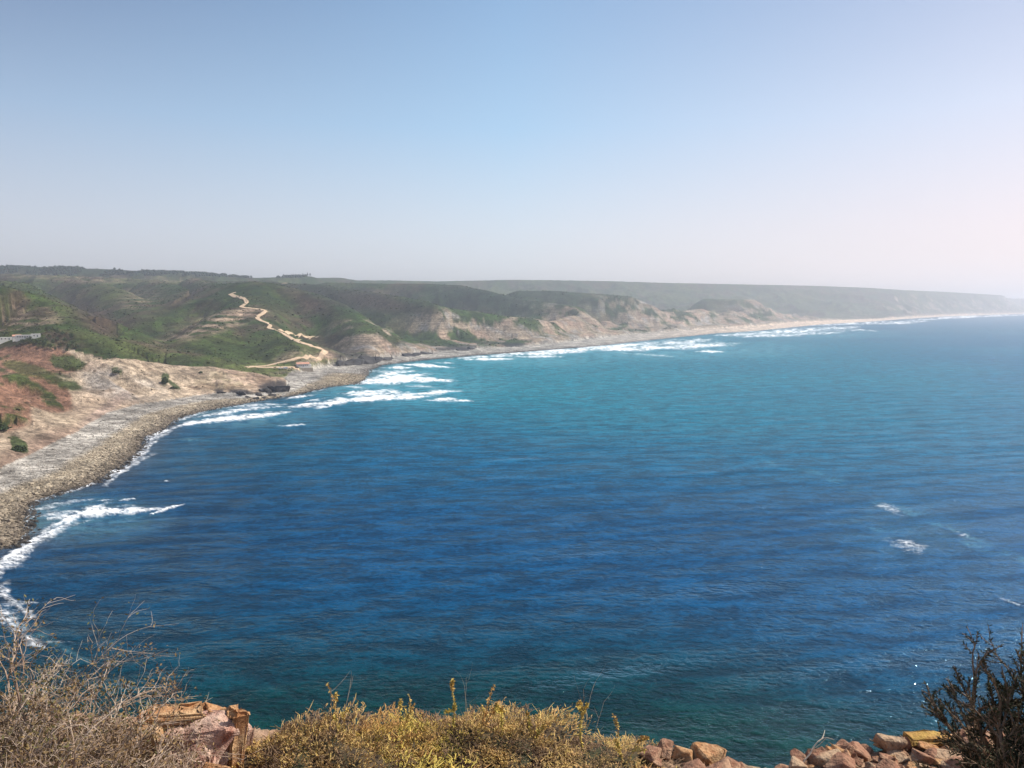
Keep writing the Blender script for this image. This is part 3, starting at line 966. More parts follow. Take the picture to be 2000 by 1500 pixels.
# ------------------------------------------------------------------ buildings and vehicles
def flat(name, c, rough=.8, spec=.2, var=.12, sc_=2.0, metal=0):
    M = NT(name, rough, spec)
    n = M.noise(M.coord(), sc_, 4, .6)
    M.color(M.mix(M.mr(n, .3, .7), tuple(np.array(c) * (1 - var)), tuple(np.clip(np.array(c) * (1 + var), 0, .95))))
    M.b.inputs['Metallic'].default_value = metal
    return M.m


M_white = flat('lime_wash', (.62, .60, .56))
M_tile = flat('clay_tile', (.50, .27, .19), var=.25, sc_=1.2)
M_stone = flat('rubble_wall', (.46, .38, .28), var=.3, sc_=1.5)
M_darkgl = flat('dark_opening', (.03, .03, .035), .3, .5)
M_wood = flat('old_paint_wood', (.10, .13, .14))
M_carw = flat('white_car_paint', (.72, .73, .75), .25, .5, .03)
M_card = flat('dark_car_paint', (.035, .045, .045), .3, .5, .05)
M_rub = flat('tyre_rubber', (.02, .02, .02), .8, .2)


def box(bm, x0, x1, y0, y1, z0, z1, bev=0):
    vs = [bm.verts.new((x, y, z)) for x in (x0, x1) for y in (y0, y1) for z in (z0, z1)]
    fs = [(0, 1, 3, 2), (4, 6, 7, 5), (0, 4, 5, 1), (2, 3, 7, 6), (0, 2, 6, 4), (1, 5, 7, 3)]
    F = [bm.faces.new([vs[i] for i in f]) for f in fs]
    if bev:
        e = {x for f in F for x in f.edges}
        bmesh.ops.bevel(bm, geom=list(e), offset=bev, segments=2, affect='EDGES')


def bobj(name, bm, mat, parent=None, smooth=False):
    bmesh.ops.recalc_face_normals(bm, faces=bm.faces[:])
    me = bpy.data.meshes.new(name)
    bm.to_mesh(me); bm.free()
    if smooth:
        for p in me.polygons: p.use_smooth = True
    me.materials.append(mat)
    o = bpy.data.objects.new(name, me)
    col.objects.link(o)
    if parent: o.parent = parent
    return o


def prism(bm, prof, y0, y1):
    """profile in x, z pushed along y"""
    a = [bm.verts.new((x, y0, z)) for x, z in prof]
    b = [bm.verts.new((x, y1, z)) for x, z in prof]
    bm.faces.new(a); bm.faces.new(b[::-1])
    for i in range(len(prof)):
        j = (i + 1) % len(prof)
        bm.faces.new([a[i], a[j], b[j], b[i]])


def house(name, loc, rz, L, D, hw, hr, label, cat, roof=True, nwin=3, wallm=None, chim=True, group=None, found=2.5):
    """long side along local x, facing -y"""
    e = empty(name, loc, rz)
    tag(e, label, cat, group)
    b = bmesh.new(); box(b, -L / 2, L / 2, -D / 2, D / 2, -found, hw)
    if roof:   # gables
        for sx in (-1, 1):
            x0 = sx * L / 2; x1 = x0 - sx * .3
            prism_pts = [(-D / 2, hw), (D / 2, hw), (0, hw + hr)]
            a = [b.verts.new((x0, y, z)) for y, z in prism_pts]; c = [b.verts.new((x1, y, z)) for y, z in prism_pts]
            b.faces.new(a); b.faces.new(c[::-1])
            for i in range(3):
                j = (i + 1) % 3; b.faces.new([a[i], a[j], c[j], c[i]])
    bobj('wall', b, wallm or M_white, e)
    if roof:
        b = bmesh.new()
        for s in (-1, 1):
            o = .45
            pr = [(s * 0, hw + hr + .03), (s * (D / 2 + o), hw - hr * o / (D / 2) + .03), (s * (D / 2 + o), hw - hr * o / (D / 2) + .21), (0, hw + hr + .23)]
            lo, hi = -L / 2 - .3, L / 2 + .3
            a = [b.verts.new((lo, y, z)) for y, z in pr]; c = [b.verts.new((hi, y, z)) for y, z in pr]
            b.faces.new(a); b.faces.new(c[::-1])
            for i in range(4):
                j = (i + 1) % 4; b.faces.new([a[i], a[j], c[j], c[i]])
        r = bobj('roof', b, M_tile, e)
        if chim:
            b = bmesh.new(); box(b, L / 2 - 1.7, L / 2 - .8, -.5, .5, hw + hr * .6, hw + hr + 1.1); box(b, L / 2 - 1.85, L / 2 - .65, -.65, .65, hw + hr + 1.102, hw + hr + 1.25)
            bobj('chimney', b, M_white, r)
    else:
        b = bmesh.new(); box(b, -L / 2 - .1, L / 2 + .1, -D / 2 - .1, D / 2 + .1, hw + .002, hw + .3)
        bobj('parapet', b, wallm or M_white, e)
    step = L / (nwin + 1)
    for k in range(nwin):
        xx = -L / 2 + step * (k + 1)
        b = bmesh.new()
        if k == nwin // 2:
            box(b, xx - .55, xx + .55, -D / 2 - .05, -D / 2 + .1, .05, 2.1)
            bobj('door', b, M_wood, e)
        else:
            box(b, xx - .55, xx + .55, -D / 2 - .04, -D / 2 + .1, .95, 2.05)
            w = bobj('window', b, M_darkgl, e)
            b = bmesh.new(); box(b, xx - .65, xx + .65, -D / 2 - .10, -D / 2 + .08, .83, .94)
            bobj('sill', b, M_stone, w)
    return e


def ground_at(px, py):
    return hit(px, py)


def facing(p, extra=0):
    return math.atan2(-p[0], p[1]) + extra       # local -y looks at the headland


g_ = ground_at(591, 716)
gz = g_[2]
h_ = house('beach_house', (g_[0], g_[1], gz + .3), facing(g_, .22), 14, 6.2, 2.9, 1.7,
           'long white house with pinkish tiled roof at the valley mouth behind the beach', 'house', nwin=5)
# porch on the seaward end, terrace wall below
b = bmesh.new(); box(b, 7.25, 9.6, -2.4, 2.4, -2, 2.2); bobj('annex', b, M_white, h_)
p_ = ground_at(595, 722)
b = bmesh.new(); box(b, -9, 9, -3.2, 3.2, -3, 1.7); box(b, -9, 9, -3.5, -3.202, -3, 2.2)
o_ = bobj('terrace_wall', b, M_stone); o_.location = (p_[0], p_[1], p_[2]); o_.rotation_euler = (0, 0, facing(p_, .1))
tag(o_, 'pale stone terrace wall just below the long white beach house', 'wall')


def car(name, px, py, rz, mat, label, kind='car', group=None):
    p = ground_at(px, py)
    z, _ = terrain(np.array([p[0]]), np.array([p[1]]))
    e = empty(name, (p[0], p[1], z[0] + .38), rz)
    tag(e, label, kind, group)
    if kind == 'van':
        prof = [(-2.4, .35), (2.4, .35), (2.42, .95), (2.2, 1.15), (1.75, 1.95), (-2.3, 2.05), (-2.42, 1.8)]
        gl = [(1.2, 1.2), (1.98, 1.2), (1.62, 1.82), (1.2, 1.84)]
    else:
        prof = [(-2.15, .3), (2.15, .3), (2.2, .7), (1.95, .88), (1.05, .98), (.45, 1.42), (-1.1, 1.46), (-1.8, 1.0), (-2.18, .9)]
        gl = [(.95, 1.0), (.42, 1.36), (-1.05, 1.4), (-1.62, 1.02)]
    b = bmesh.new(); prism(b, prof, -.88, .88)
    bmesh.ops.bevel(b, geom=b.edges[:], offset=.05, segments=1, affect='EDGES')
    bobj('body', b, mat, e)
    for s in (-1, 1):
        b = bmesh.new(); prism(b, gl, s * .875, s * .90)
        bobj('side_window', b, M_darkgl, e)
    b = bmesh.new(); prism(b, [(gl[0][0] + .02, gl[0][1] - .0), (gl[0][0] + .12, gl[0][1]), (gl[1][0] + .1, gl[1][1])] if kind != 'van' else [(2.17, 1.2), (2.23, 1.2), (1.83, 1.84), (1.79, 1.84)], -.75, .75)
    bobj('windscreen', b, M_darkgl, e)
    for sx in (-1.35, 1.35):
        for sy in (-.8, .8):
            b = bmesh.new()
            bmesh.ops.create_cone(b, cap_ends=True, segments=14, radius1=.33, radius2=.33, depth=.24)
            bmesh.ops.rotate(b, verts=b.verts[:], matrix=__import__('mathutils').Matrix.Rotation(math.pi / 2, 3, 'X'))
            bmesh.ops.translate(b, verts=b.verts[:], vec=(sx, sy * 1.03, .33))
            bobj('wheel', b, M_rub, e)
    return e


car('parked_car', 548, 721, 0.5, M_carw, 'white car parked on the grass by the track, left one of the pair', group='vehicles parked near the beach house')
car('parked_van', 558, 721, 0.3, M_carw, 'white van parked beside the white car, nearer the beach house', 'van', group='vehicles parked near the beach house')
car('parked_car', 580, 719, 0.2, M_card, 'dark car parked against the terrace below the beach house', group='vehicles parked near the beach house')

# hamlet up the side valley on the left
for (bx, by, L, D, hw, hr, roof, ex, lab, nw) in [
    (14, 665, 24, 7, 2.6, 0, False, .05, 'longest low flat-roofed white building of the hillside hamlet, at the picture edge', 6),
    (50, 661, 18, 8, 2.8, 0, False, -.12, 'flat-roofed white building with dark openings under the terraced slope', 7),
    (33, 664, 8, 6, 3.6, 1.4, True, .1, 'small pinkish-roofed house between the two long white hamlet buildings', 2),
    (70, 659, 9, 6, 3.0, 0, False, .0, 'small white flat-roofed house at the tree end of the hamlet', 2),
]:
    p = ground_at(bx, by)
    if p is not None:
        house('white_house' if L < 12 else 'white_building', (p[0], p[1], p[2] + .6), facing(p, ex), L, D, hw, hr, lab, 'house' if L < 12 else 'building', roof, nw, chim=False, group='white buildings of the hillside hamlet', found=5)


# ------------------------------------------------------------------ trees
def make_tree(name, h, r, kind, seed):
    rg = np.random.default_rng(seed)
    e = empty(name)
    b = bmesh.new()
    n = 7
    prev = None
    for k in range(5):
        t = k / 4
        rr = .22 * (1 - .7 * t) * h / 9
        ring = [b.verts.new((math.cos(2 * math.pi * i / n) * rr + .12 * math.sin(3 * t) * h / 9, math.sin(2 * math.pi * i / n) * rr, -.8 + t * h * .8)) for i in range(n)]
        if prev:
            for i in range(n): b.faces.new([prev[i], prev[(i + 1) % n], ring[(i + 1) % n], ring[i]])
        prev = ring
    bobj('trunk', b, M_bark, e)
    N = 520
    if kind == 'pine':
        t = rg.random(N) ** .8
        zz = h * (.25 + .75 * t)
        rad = r * (1 - t) ** .7 * rg.uniform(.3, 1.15, N)
        a = rg.random(N) * 6.283
        C = np.stack([np.cos(a) * rad, np.sin(a) * rad, zz], 1)
    else:
        cl = rg.normal(0, 1, (9, 3)); cl /= np.linalg.norm(cl, axis=1)[:, None]
        cl = cl * [r * .55, r * .55, h * .2] + [0, 0, h * .62]
        k = rg.integers(0, 9, N)
        v = rg.normal(0, 1, (N, 3)); v /= np.linalg.norm(v, axis=1)[:, None]
        C = cl[k] + v * rg.uniform(.2, 1, (N, 1)) * [r * .48, r * .48, h * .18]
    s = h * .045 * rg.uniform(.6, 1.3, N)
    d1 = rg.normal(0, 1, (N, 3)); d1 /= np.linalg.norm(d1, axis=1)[:, None]
    d2 = np.cross(d1, rg.normal(0, 1, (N, 3))); d2 /= np.linalg.norm(d2, axis=1)[:, None]
    q = np.stack([C + d1 * s[:, None], C + d2 * s[:, None], C - d1 * s[:, None], C - d2 * s[:, None]], 1)
    mesh_np('crown', q.reshape(-1, 3), np.arange(N * 4).reshape(N, 4), M_leaf[kind], e)
    return e


def copy_tree(o, parent=None):
    c = o.copy(); col.objects.link(c)
    if parent: c.parent = parent
    for ch in [x for x in bpy.data.objects if x.parent == o]:
        copy_tree(ch, c)
    return c


M_bark = flat('bark', (.10, .075, .055), var=.3, sc_=6)
M_leaf = {'pine': flat('pine_foliage', (.026, .045, .026), var=.4, sc_=.6), 'broad': flat('broad_foliage', (.045, .075, .028), var=.4, sc_=.6)}
PT = [make_tree('pine_tree', 11, 2.6, 'pine', s) for s in (1, 2)]
BT = [make_tree('broadleaf_tree', 6.5, 2.8, 'broad', s) for s in (3, 4)]


def place(protos, k, used, p, s, rz, label, cat, group):
    o = protos[k % len(protos)]
    if id(o) in used: o = copy_tree(o)
    else: used.add(id(o))
    o.location = p; o.scale = (s, s, s * random.uniform(.85, 1.15)); o.rotation_euler = (0, 0, rz)
    tag(o, label, cat, group)


used_t = set()
skyl = [(568, 2700), (573, 2700), (577, 2690), (582, 2700), (586, 2690), (591, 2700), (595, 2690), (600, 2700), (604, 2690), (564, 2700), (558, 2680), (609, 2700)]
for k, (px_, Y_) in enumerate(skyl):
    a_ = (px_ - 1000) / FPX
    Ys = np.linspace(3200, 3900, 60); zs_, _ = terrain(a_ * Ys, Ys)
    i_ = int(np.argmax((zs_ - H) / Ys))
    place(PT, k, used_t, (a_ * Ys[i_], Ys[i_], zs_[i_] - .3), random.uniform(.95, 1.5), k * 1.3, 'dark pine in the row standing on the plateau skyline above the winding road', 'pine tree', 'pines in a row on the skyline')
vt = [(82, 662), (90, 668), (97, 660), (104, 671), (112, 665), (118, 676), (126, 668), (134, 679), (142, 672), (92, 648), (102, 645),
      (112, 652), (122, 655), (86, 676), (98, 680), (108, 683), (130, 686), (60, 668), (52, 670), (72, 672), (44, 671), (140, 662), (150, 680)]
for k, (px_, py_) in enumerate(vt):
    p = ground_at(px_, py_ + 2)
    if p is None: continue
    place(BT, k, used_t, (p[0], p[1], p[2] - .3), random.uniform(.7, 1.25), k * 2.1, 'green broadleaf tree in the clump beside the white hamlet', 'tree', 'trees beside the hamlet')


# ------------------------------------------------------------------ shrubs and rocks on the bare headland
def leafy_mound(name, p, rx, ry, h, n, label, seed, mat, cat='shrub', group=None):
    rg = np.random.default_rng(seed)
    e = empty(name, p)
    tag(e, label, cat, group)
    v = rg.normal(0, 1, (n, 3)); v /= np.linalg.norm(v, axis=1)[:, None]
    v[:, 2] = np.abs(v[:, 2])
    lump = 1 + .3 * noise(v[:, 0] * 2.2 + seed, v[:, 1] * 2.2 + v[:, 2], seed)
    C = v * (rg.uniform(.55, 1, n) * lump)[:, None] * [rx, ry, h]
    s = .13 * h * rg.uniform(.5, 1.3, n) + .08
    d1 = rg.normal(0, 1, (n, 3)); d1 /= np.linalg.norm(d1, axis=1)[:, None]
    d2 = np.cross(d1, rg.normal(0, 1, (n, 3))); d2 /= np.linalg.norm(d2, axis=1)[:, None]
    q = np.stack([C + d1 * s[:, None], C + d2 * s[:, None], C - d1 * s[:, None], C - d2 * s[:, None]], 1)
    mesh_np('foliage', q.reshape(-1, 3), np.arange(n * 4).reshape(n, 4), mat, e)
    b = bmesh.new()
    for k in range(5):
        a = k * 1.26
        prism(b, [(math.cos(a) * .1 - .06, -.6), (math.cos(a) * .1 + .06, -.6), (math.cos(a) * rx * .5, h * .6)], math.sin(a) * .1 - .05, math.sin(a) * .1 + .05)
    bobj('stem', b, M_bark, e)
    return e


for k, (px_, py_, rx, ry, h, lab) in enumerate([
    (322, 747, 2.6, 3.0, 4.2, 'tall green shrub in a gully halfway along the bare tan headland'),
    (36, 880, 3.0, 3.2, 2.6, 'dark green shrub low on the headland just above the cobble beach'),
    (6, 838, 2.8, 3.0, 3.0, 'green shrub on the headland slope at the picture edge above the beach'),
    (228, 727, 3.2, 3.4, 1.7, 'low dark shrub on the pale upper part of the bare headland'),
    (340, 758, 3.0, 2.0, 1.2, 'creeping shrub running downhill below the gully shrub'),
    (392, 728, 2.0, 2.0, 1.2, 'small dark shrub near the crest toward the headland tip'),
]):
    p = ground_at(px_, py_)
    leafy_mound('coastal_shrub', p, rx, ry, h, 900, lab, 50 + k, M_leaf['broad'])


def rock_bm(sx, sy, sz, seed, npt=16, rough=.05, sub=1):
    rg = np.random.default_rng(seed)
    b = bmesh.new()
    v = rg.normal(0, 1, (npt, 3)); v /= np.abs(v).max(1)[:, None] ** .6 * np.linalg.norm(v, axis=1)[:, None] ** .4
    for q in v: b.verts.new((q[0] * sx / 2, q[1] * sy / 2, q[2] * sz / 2))
    bmesh.ops.convex_hull(b, input=b.verts[:])
    for q in [q for q in b.verts if not q.link_faces]: b.verts.remove(q)
    bmesh.ops.bevel(b, geom=b.edges[:], offset=min(sx, sy, sz) * .05, segments=1, affect='EDGES')
    bmesh.ops.triangulate(b, faces=b.faces[:])
    if sub:
        bmesh.ops.subdivide_edges(b, edges=b.edges[:], cuts=sub)
        m = (sx + sy + sz) / 3
        for q in b.verts:
            f = float(fbm(np.array([q.co.x / m * 3 + seed]), np.array([q.co.y / m * 3 + q.co.z / m * 2.3]), 3, seed)[0])
            q.co *= 1 + rough * f * 2
    return b


M_blackrock = flat('dark_sea_rock', (.050, .047, .047), .85, .2, .6, .35)
M_tanrock = flat('tan_sea_rock', (.26, .20, .14), .9, .2, .35, .5)
for k, (px_, py_, sx, sy, sz, mt, lab) in enumerate([
    (543, 765, 21, 9, 9, M_blackrock, 'dark overhanging rock forming the very tip of the tan headland'),
    (520, 764, 16, 7, 6, M_blackrock, 'dark undercut ledge just landward of the headland tip rock'),
    (472, 770, 16, 7, 5, M_blackrock, 'long black ledge at the foot of the headland above the shingle'),
    (432, 767, 10, 5, 3.5, M_blackrock, 'small black ledge at the foot of the headland, farthest from its tip'),
    (505, 772, 7, 6, 4, M_blackrock, 'dark boulder on the shingle between the two black ledges'),
    (523, 768, 5, 5, 4.4, M_blackrock, 'black boulder with green weed beside the tip of the headland'),
    (500, 779, 6, 4, 2.5, M_blackrock, 'low dark rock at the water edge off the headland tip'),
    (550, 775, 6, 3, 1.5, M_blackrock, 'flat black rock awash off the headland tip'),
    (484, 776, 5, 4, 2.2, M_blackrock, 'dark rock in the shingle nearest the long black ledge'),
    (532, 773, 7, 4, 2.4, M_blackrock, 'jagged dark rock in the water just below the tip rock'),
    (515, 777, 6, 4, 2.0, M_blackrock, 'dark rock at the waterline between the flat awash rock and the shore'),
]):
    p = ground_at(px_, py_)
    if p is None: p = PZ(px_, py_, .3)
    o = bobj('sea_rock', rock_bm(sx, sy, sz, 70 + k, 13, .26, 3), mt)
    o.location = (p[0], p[1], p[2] + sz * .12)
    o.rotation_euler = (0, 0, k * 1.1)
    tag(o, lab, 'rock')


# dark buttresses where the cliff beyond the house meets the shingle
DB = [bobj('cliff_rock', rock_bm(1, .8, 1, 140 + k, 18, .12, 2), M_blackrock) for k in range(3)]
for k, (px_, py_, sx, sz) in enumerate([(655, 713, 11, 9), (668, 713, 13, 10), (681, 712, 12, 9), (693, 711, 14, 12), (706, 709, 16, 14), (719, 708, 16, 14), (732, 706, 13, 11), (744, 703, 12, 9),
                                        (757, 702, 12, 7), (800, 695, 16, 6), (816, 693, 16, 6), (836, 691, 14, 5), (905, 684, 18, 7), (922, 682, 16, 6), (1028, 675, 20, 9), (1052, 672, 24, 9), (1080, 668, 26, 14), (1096, 662, 20, 14)]):
    p = PZ(px_, py_ - 1, 5)
    o = DB[k % 3]
    if k >= 3: o = o.copy(); col.objects.link(o)
    o.location = (p[0] - 2, p[1] + 3, 4.0 + sz * .10); o.scale = (sx * (1.5 + .3 * (k % 3)), sx * .9, sz * (.8 + .35 * (k * 7 % 4) / 3)); o.rotation_euler = (.12 * (k % 3 - 1), .15 * (k % 2), .9 + .5 * (k * 5 % 3 - 1))
    tag(o, 'dark blocky rock buttress in the row at the foot of the far cliffs', 'rock', 'dark buttresses at the cliff foot')


# ------------------------------------------------------------------ the headland we stand on
GZ = 77.8
E_PX = [(-900, 1300), (-300, 1370), (0, 1398), (250, 1405), (400, 1420), (480, 1432), (700, 1442), (1000, 1455), (1200, 1466), (1300, 1480), (1450, 1494), (1530, 1524),
        (1600, 1490), (1680, 1470), (1760, 1456), (1880, 1448), (2000, 1440), (2300, 1425)]
E = [np.array([-160, 60, 0]), np.array([-60, 42, 0]), np.array([-16, 14, 0])] + [PZ(a, b, GZ) for a, b in E_PX[1:]] + [np.array([12, 3, 0]), np.array([60, -30, 0]), np.array([200, -200, 0])]
FOOT = [np.array(p + (0,)) for p in [(-420, 215), (-230, 205), (-160, 200), (-132, 196), (-112, 150), (-85, 112), (-40, 92), (0, 84), (60, 78), (130, 62), (210, 10), (320, -200)]]
EPOLY = E + [np.array([200, -900, 0]), np.array([-900, -900, 0]), np.array([-900, 60, 0])]
FPOLY = FOOT + [np.array([320, -900, 0]), np.array([-900, -900, 0]), np.array([-900, 215, 0])]


def near_h(x, y):
    x = np.asarray(x, float); y = np.asarray(y, float)
    j = fbm(x * 2.2, y * 2.2, 4, 401) * .10 + fbm(x / 3, y / 3, 3, 402) * .5 * sstep(6, 20, np.hypot(x, y))
    dE, _, aE, _, _ = poly_dist(x, y, E); dF, _, aF, _, _ = poly_dist(x, y, FOOT)
    inE, inF = inside(x, y, EPOLY), inside(x, y, FPOLY)
    dE2 = np.where(inE, -dE, dE) + j
    top = GZ + fbm(x * .8, y * .8, 4, 403) * .05 + fbm(x * 7, y * 7, 3, 404) * .03 + fbm(x * 22, y * 22, 3, 406) * .016 + np.clip(-y, 0, 40) * .02 + .03 * np.clip(-dE2, 0, 2)
    t = np.clip(dE2, 0, None) / (np.clip(dE2, 0, None) + dF + 1e-3)
    prof = GZ - (GZ + 2) * (1 - (1 - t) ** 1.9)
    crag = ridged(aE / 9, t * 7, 4, 405) * 7 * sstep(0, .12, t) * (1 - t)
    z = np.where(dE2 <= 0, top, np.minimum(prof - .35 * sstep(0, .25, dE2), GZ) - (7 - crag) * .5 * sstep(0, .15, t))
    z = np.where(~inF, -4 - np.minimum(dF, 60) * .1, z)
    return z, dE2, t


def build_near():
    th = np.radians(np.concatenate([np.arange(-180, -62, 4), np.arange(-62, 62, .28), np.arange(62, 181, 4)]))
    rs = np.concatenate([[.02, .6, 1.2, 1.8], np.arange(2.2, 6.5, .022), np.exp(np.linspace(math.log(6.6), math.log(420), 150))])
    X = rs[:, None] * np.sin(th)[None]; Y = rs[:, None] * np.cos(th)[None]
    x, y = X.ravel(), Y.ravel()
    z, dE2, t = near_h(x, y)
    M = NT('headland_soil', .95, .15)
    v = M.coord()
    a = M.noise(v, 9, 6, .65); b = M.noise(v, 2.2, 4, .6); c = M.noise(v, 45, 3, .6)
    g = M.noise(v, .12, 5, .6)
    vo = M.n('ShaderNodeTexVoronoi'); vo.inputs['Scale'].default_value = 26; M.l(v, vo.inputs['Vector'])
    base = M.mix(M.mr(b, .35, .65), (.32, .16, .105), (.42, .27, .18))
    base = M.mix(M.mr(a, .45, .7), base, (.24, .15, .10))
    base = M.mix(M.mr(g, .4, .65, 0, .6), base, (.20, .17, .10))
    base = M.mix(M.mr(vo.outputs['Color'], .3, .8, 0, .35), base, (.46, .30, .21))
    M.color(base)
    hh = M.math('ADD', M.math('MULTIPLY', a, .05), M.math('MULTIPLY', c, .01))
    hh = M.math('ADD', hh, M.math('MULTIPLY', vo.outputs['Distance'], .012))
    M.normal(M.bump(hh, 1.0))
    F = grid_faces(len(rs), len(th))
    low = (z < -3.9)
    F = F[~low[F].all(1)]
    used = np.zeros(len(x), bool); used[F.ravel()] = True
    idx = np.cumsum(used) - 1
    o = mesh_np('ground', np.stack([x, y, z], 1)[used], idx[F], M.m, smooth=True)
    if o.data.polygons[100].normal.z < 0: o.data.flip_normals()
    tag(o, kind='structure')


build_near()


def NP(px, py, d):
    """a point on the cliff-top at ground distance d below a picture column; py unused when None"""
    a = (px - 1000) / FPX
    y = d / math.sqrt(1 + a * a)
    # perspective with the tilted camera: iterate for the column
    x = a * (y * CT + (H - GZ) * ST)
    return x, y, float(near_h(np.array([x]), np.array([y]))[0][0])


def tubes(P0, P1, R0, R1, sides=4):
    n = len(P0)
    d = P1 - P0
    L = np.linalg.norm(d, axis=1, keepdims=True) + 1e-9
    d = d / L
    up = np.where(np.abs(d[:, 2:3]) > .9, np.array([[1., 0, 0]]), np.array([[0., 0, 1.]]))
    u = np.cross(d, up); u /= np.linalg.norm(u, axis=1, keepdims=True)
    v = np.cross(d, u)
    V = np.empty((n, 2 * sides, 3))
    for k in range(sides):
        a = 2 * math.pi * k / sides
        o = u * math.cos(a) + v * math.sin(a)
        V[:, k] = P0 + o * R0[:, None]; V[:, sides + k] = P1 + o * R1[:, None]
    f = np.array([[k, (k + 1) % sides, sides + (k + 1) % sides, sides + k] for k in range(sides)])
    F = f[None] + (np.arange(n) * 2 * sides)[:, None, None]
    return V.reshape(-1, 3), F.reshape(-1, 4)


def grow(rg, starts, dirs, length, rad, levels, nch, spread, shrink, seg=4, curl=.35, up=.0, lastr=.5, jit=.3):
    """branching growth, one array of segments per level"""
    out = []
    S, D = np.array(starts, float), np.array(dirs, float)
    D /= np.linalg.norm(D, axis=1, keepdims=True)
    Ls = np.full(len(S), length) * rg.uniform(.7, 1.2, len(S)); Rs = np.full(len(S), rad)
    for lv in range(levels):
        P, d = S.copy(), D.copy()
        pts, ds = [P.copy()], [d.copy()]
        p0s, p1s, r0, r1 = [], [], [], []
        for k in range(seg):
            d = d + rg.normal(0, curl, d.shape) * .6; d[:, 2] += up * .25
            d /= np.linalg.norm(d, axis=1, keepdims=True)
            Q = P + d * (Ls / seg)[:, None]
            a, b = 1 - (1 - lastr) * k / seg, 1 - (1 - lastr) * (k + 1) / seg
            p0s.append(P); p1s.append(Q); r0.append(Rs * a); r1.append(Rs * b)
            P = Q; pts.append(P.copy()); ds.append(d.copy())
        out.append((np.concatenate(p0s), np.concatenate(p1s), np.concatenate(r0), np.concatenate(r1)))
        if lv == levels - 1: 
            out.append((P, d)); break
        pts = np.array(pts); ds = np.array(ds)
        nS, nD, nL, nR = [], [], [], []
        for c in range(nch[lv]):
            t = rg.uniform(.3, 1.0, len(S)) * seg if c else np.full(len(S), seg)
            i = np.minimum(t.astype(int), seg - 1); f = (t - i)[:, None]
            j = np.arange(len(S))
            nS.append(pts[i, j] * (1 - f) + pts[i + 1, j] * f)
            q = ds[i, j] + rg.normal(0, spread, (len(S), 3)); nD.append(q / np.linalg.norm(q, axis=1, keepdims=True))
            nL.append(Ls * shrink * rg.uniform(.6, 1.2, len(S))); nR.append(Rs * lastr * rg.uniform(.75, 1.05, len(S)))
        S, D, Ls, Rs = np.concatenate(nS), np.concatenate(nD), np.concatenate(nL), np.concatenate(nR)
    return out


def leaf_quads(rg, C, size, D=None, aspect=.45):
    n = len(C)
    d1 = rg.normal(0, 1, (n, 3)) if D is None else D + rg.normal(0, .6, (n, 3))
    d1 /= np.linalg.norm(d1, axis=1)[:, None]
    d2 = np.cross(d1, rg.normal(0, 1, (n, 3))); d2 /= np.linalg.norm(d2, axis=1)[:, None] + 1e-9
    s = (size * rg.uniform(.6, 1.3, n))[:, None]
    q = np.stack([C, C + d1 * s * .5 + d2 * s * aspect * .5, C + d1 * s, C + d1 * s * .5 - d2 * s * aspect * .5], 1)
    return q.reshape(-1, 3), np.arange(n * 4).reshape(n, 4)


def twig_mat(name, c1, c2, c3, sc_=14):
    M = NT(name, .85, .2)
    v = M.coord()
    n = M.noise(v, sc_, 3, .6); m = M.noise(v, 3.5, 2, .5)
    b_ = M.mix(M.mr(n, .4, .6), c1, c2)
    M.color(M.mix(M.mr(m, .44, .58), b_, c3))
    return M.m


def dry_shrub(p, R, hgt, seed, label, nb=16, group=None, leafn=9000):
    rg = np.random.default_rng(seed)
    e = empty('dry_shrub', p)
    tag(e, label, 'shrub', group)
    a = rg.random(nb) * 6.283; el = rg.uniform(.15, 1.4, nb)
    D = np.stack([np.cos(a) * np.cos(el) * R, np.sin(a) * np.cos(el) * R, np.sin(el) * hgt], 1)
    S = np.stack([np.cos(a) * .06, np.sin(a) * .06, np.zeros(nb) - .03], 1)
    L = np.mean([R, hgt]) * .46
    out = grow(rg, S, D, L, .0085, 5, [4, 4, 4, 3], .62, .66, seg=4, curl=.34, up=.02, lastr=.62)
    V, F = [], []; n0 = 0
    for lv in out[:-1]:
        v, f = tubes(*lv, sides=3)
        V.append(v); F.append(f + n0); n0 += len(v)
    V = np.concatenate(V); F = np.concatenate(F)
    mesh_np('branches', V, F, M_twig, e)
    P0 = np.concatenate([o[1] for o in out[2:-1]])
    i = rg.integers(0, len(P0), leafn)
    q, f = leaf_quads(rg, P0[i] + rg.normal(0, .012, (leafn, 3)), .016)
    mesh_np('leaves', q, f, M_dryleaf, e)
    return e


M_twig = twig_mat('weathered_twig', (.36, .27, .20), (.20, .13, .09), (.46, .37, .29))
M_dryleaf = twig_mat('dry_leaf', (.16, .10, .05), (.24, .16, .07), (.12, .11, .04), 9)
M_green1 = twig_mat('succulent_yellow_green', (.62, .46, .11), (.34, .28, .07), (.48, .27, .10), 30)
M_green2 = twig_mat('succulent_russet', (.46, .28, .12), (.58, .42, .14), (.20, .13, .08), 28)
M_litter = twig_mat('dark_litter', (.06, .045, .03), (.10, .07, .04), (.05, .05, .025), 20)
M_bush = twig_mat('dark_needle_leaf', (.045, .05, .024), (.085, .062, .034), (.032, .038, .02), 10)
M_bushtwig = twig_mat('brown_twig', (.20, .13, .08), (.12, .08, .05), (.27, .19, .13), 14)

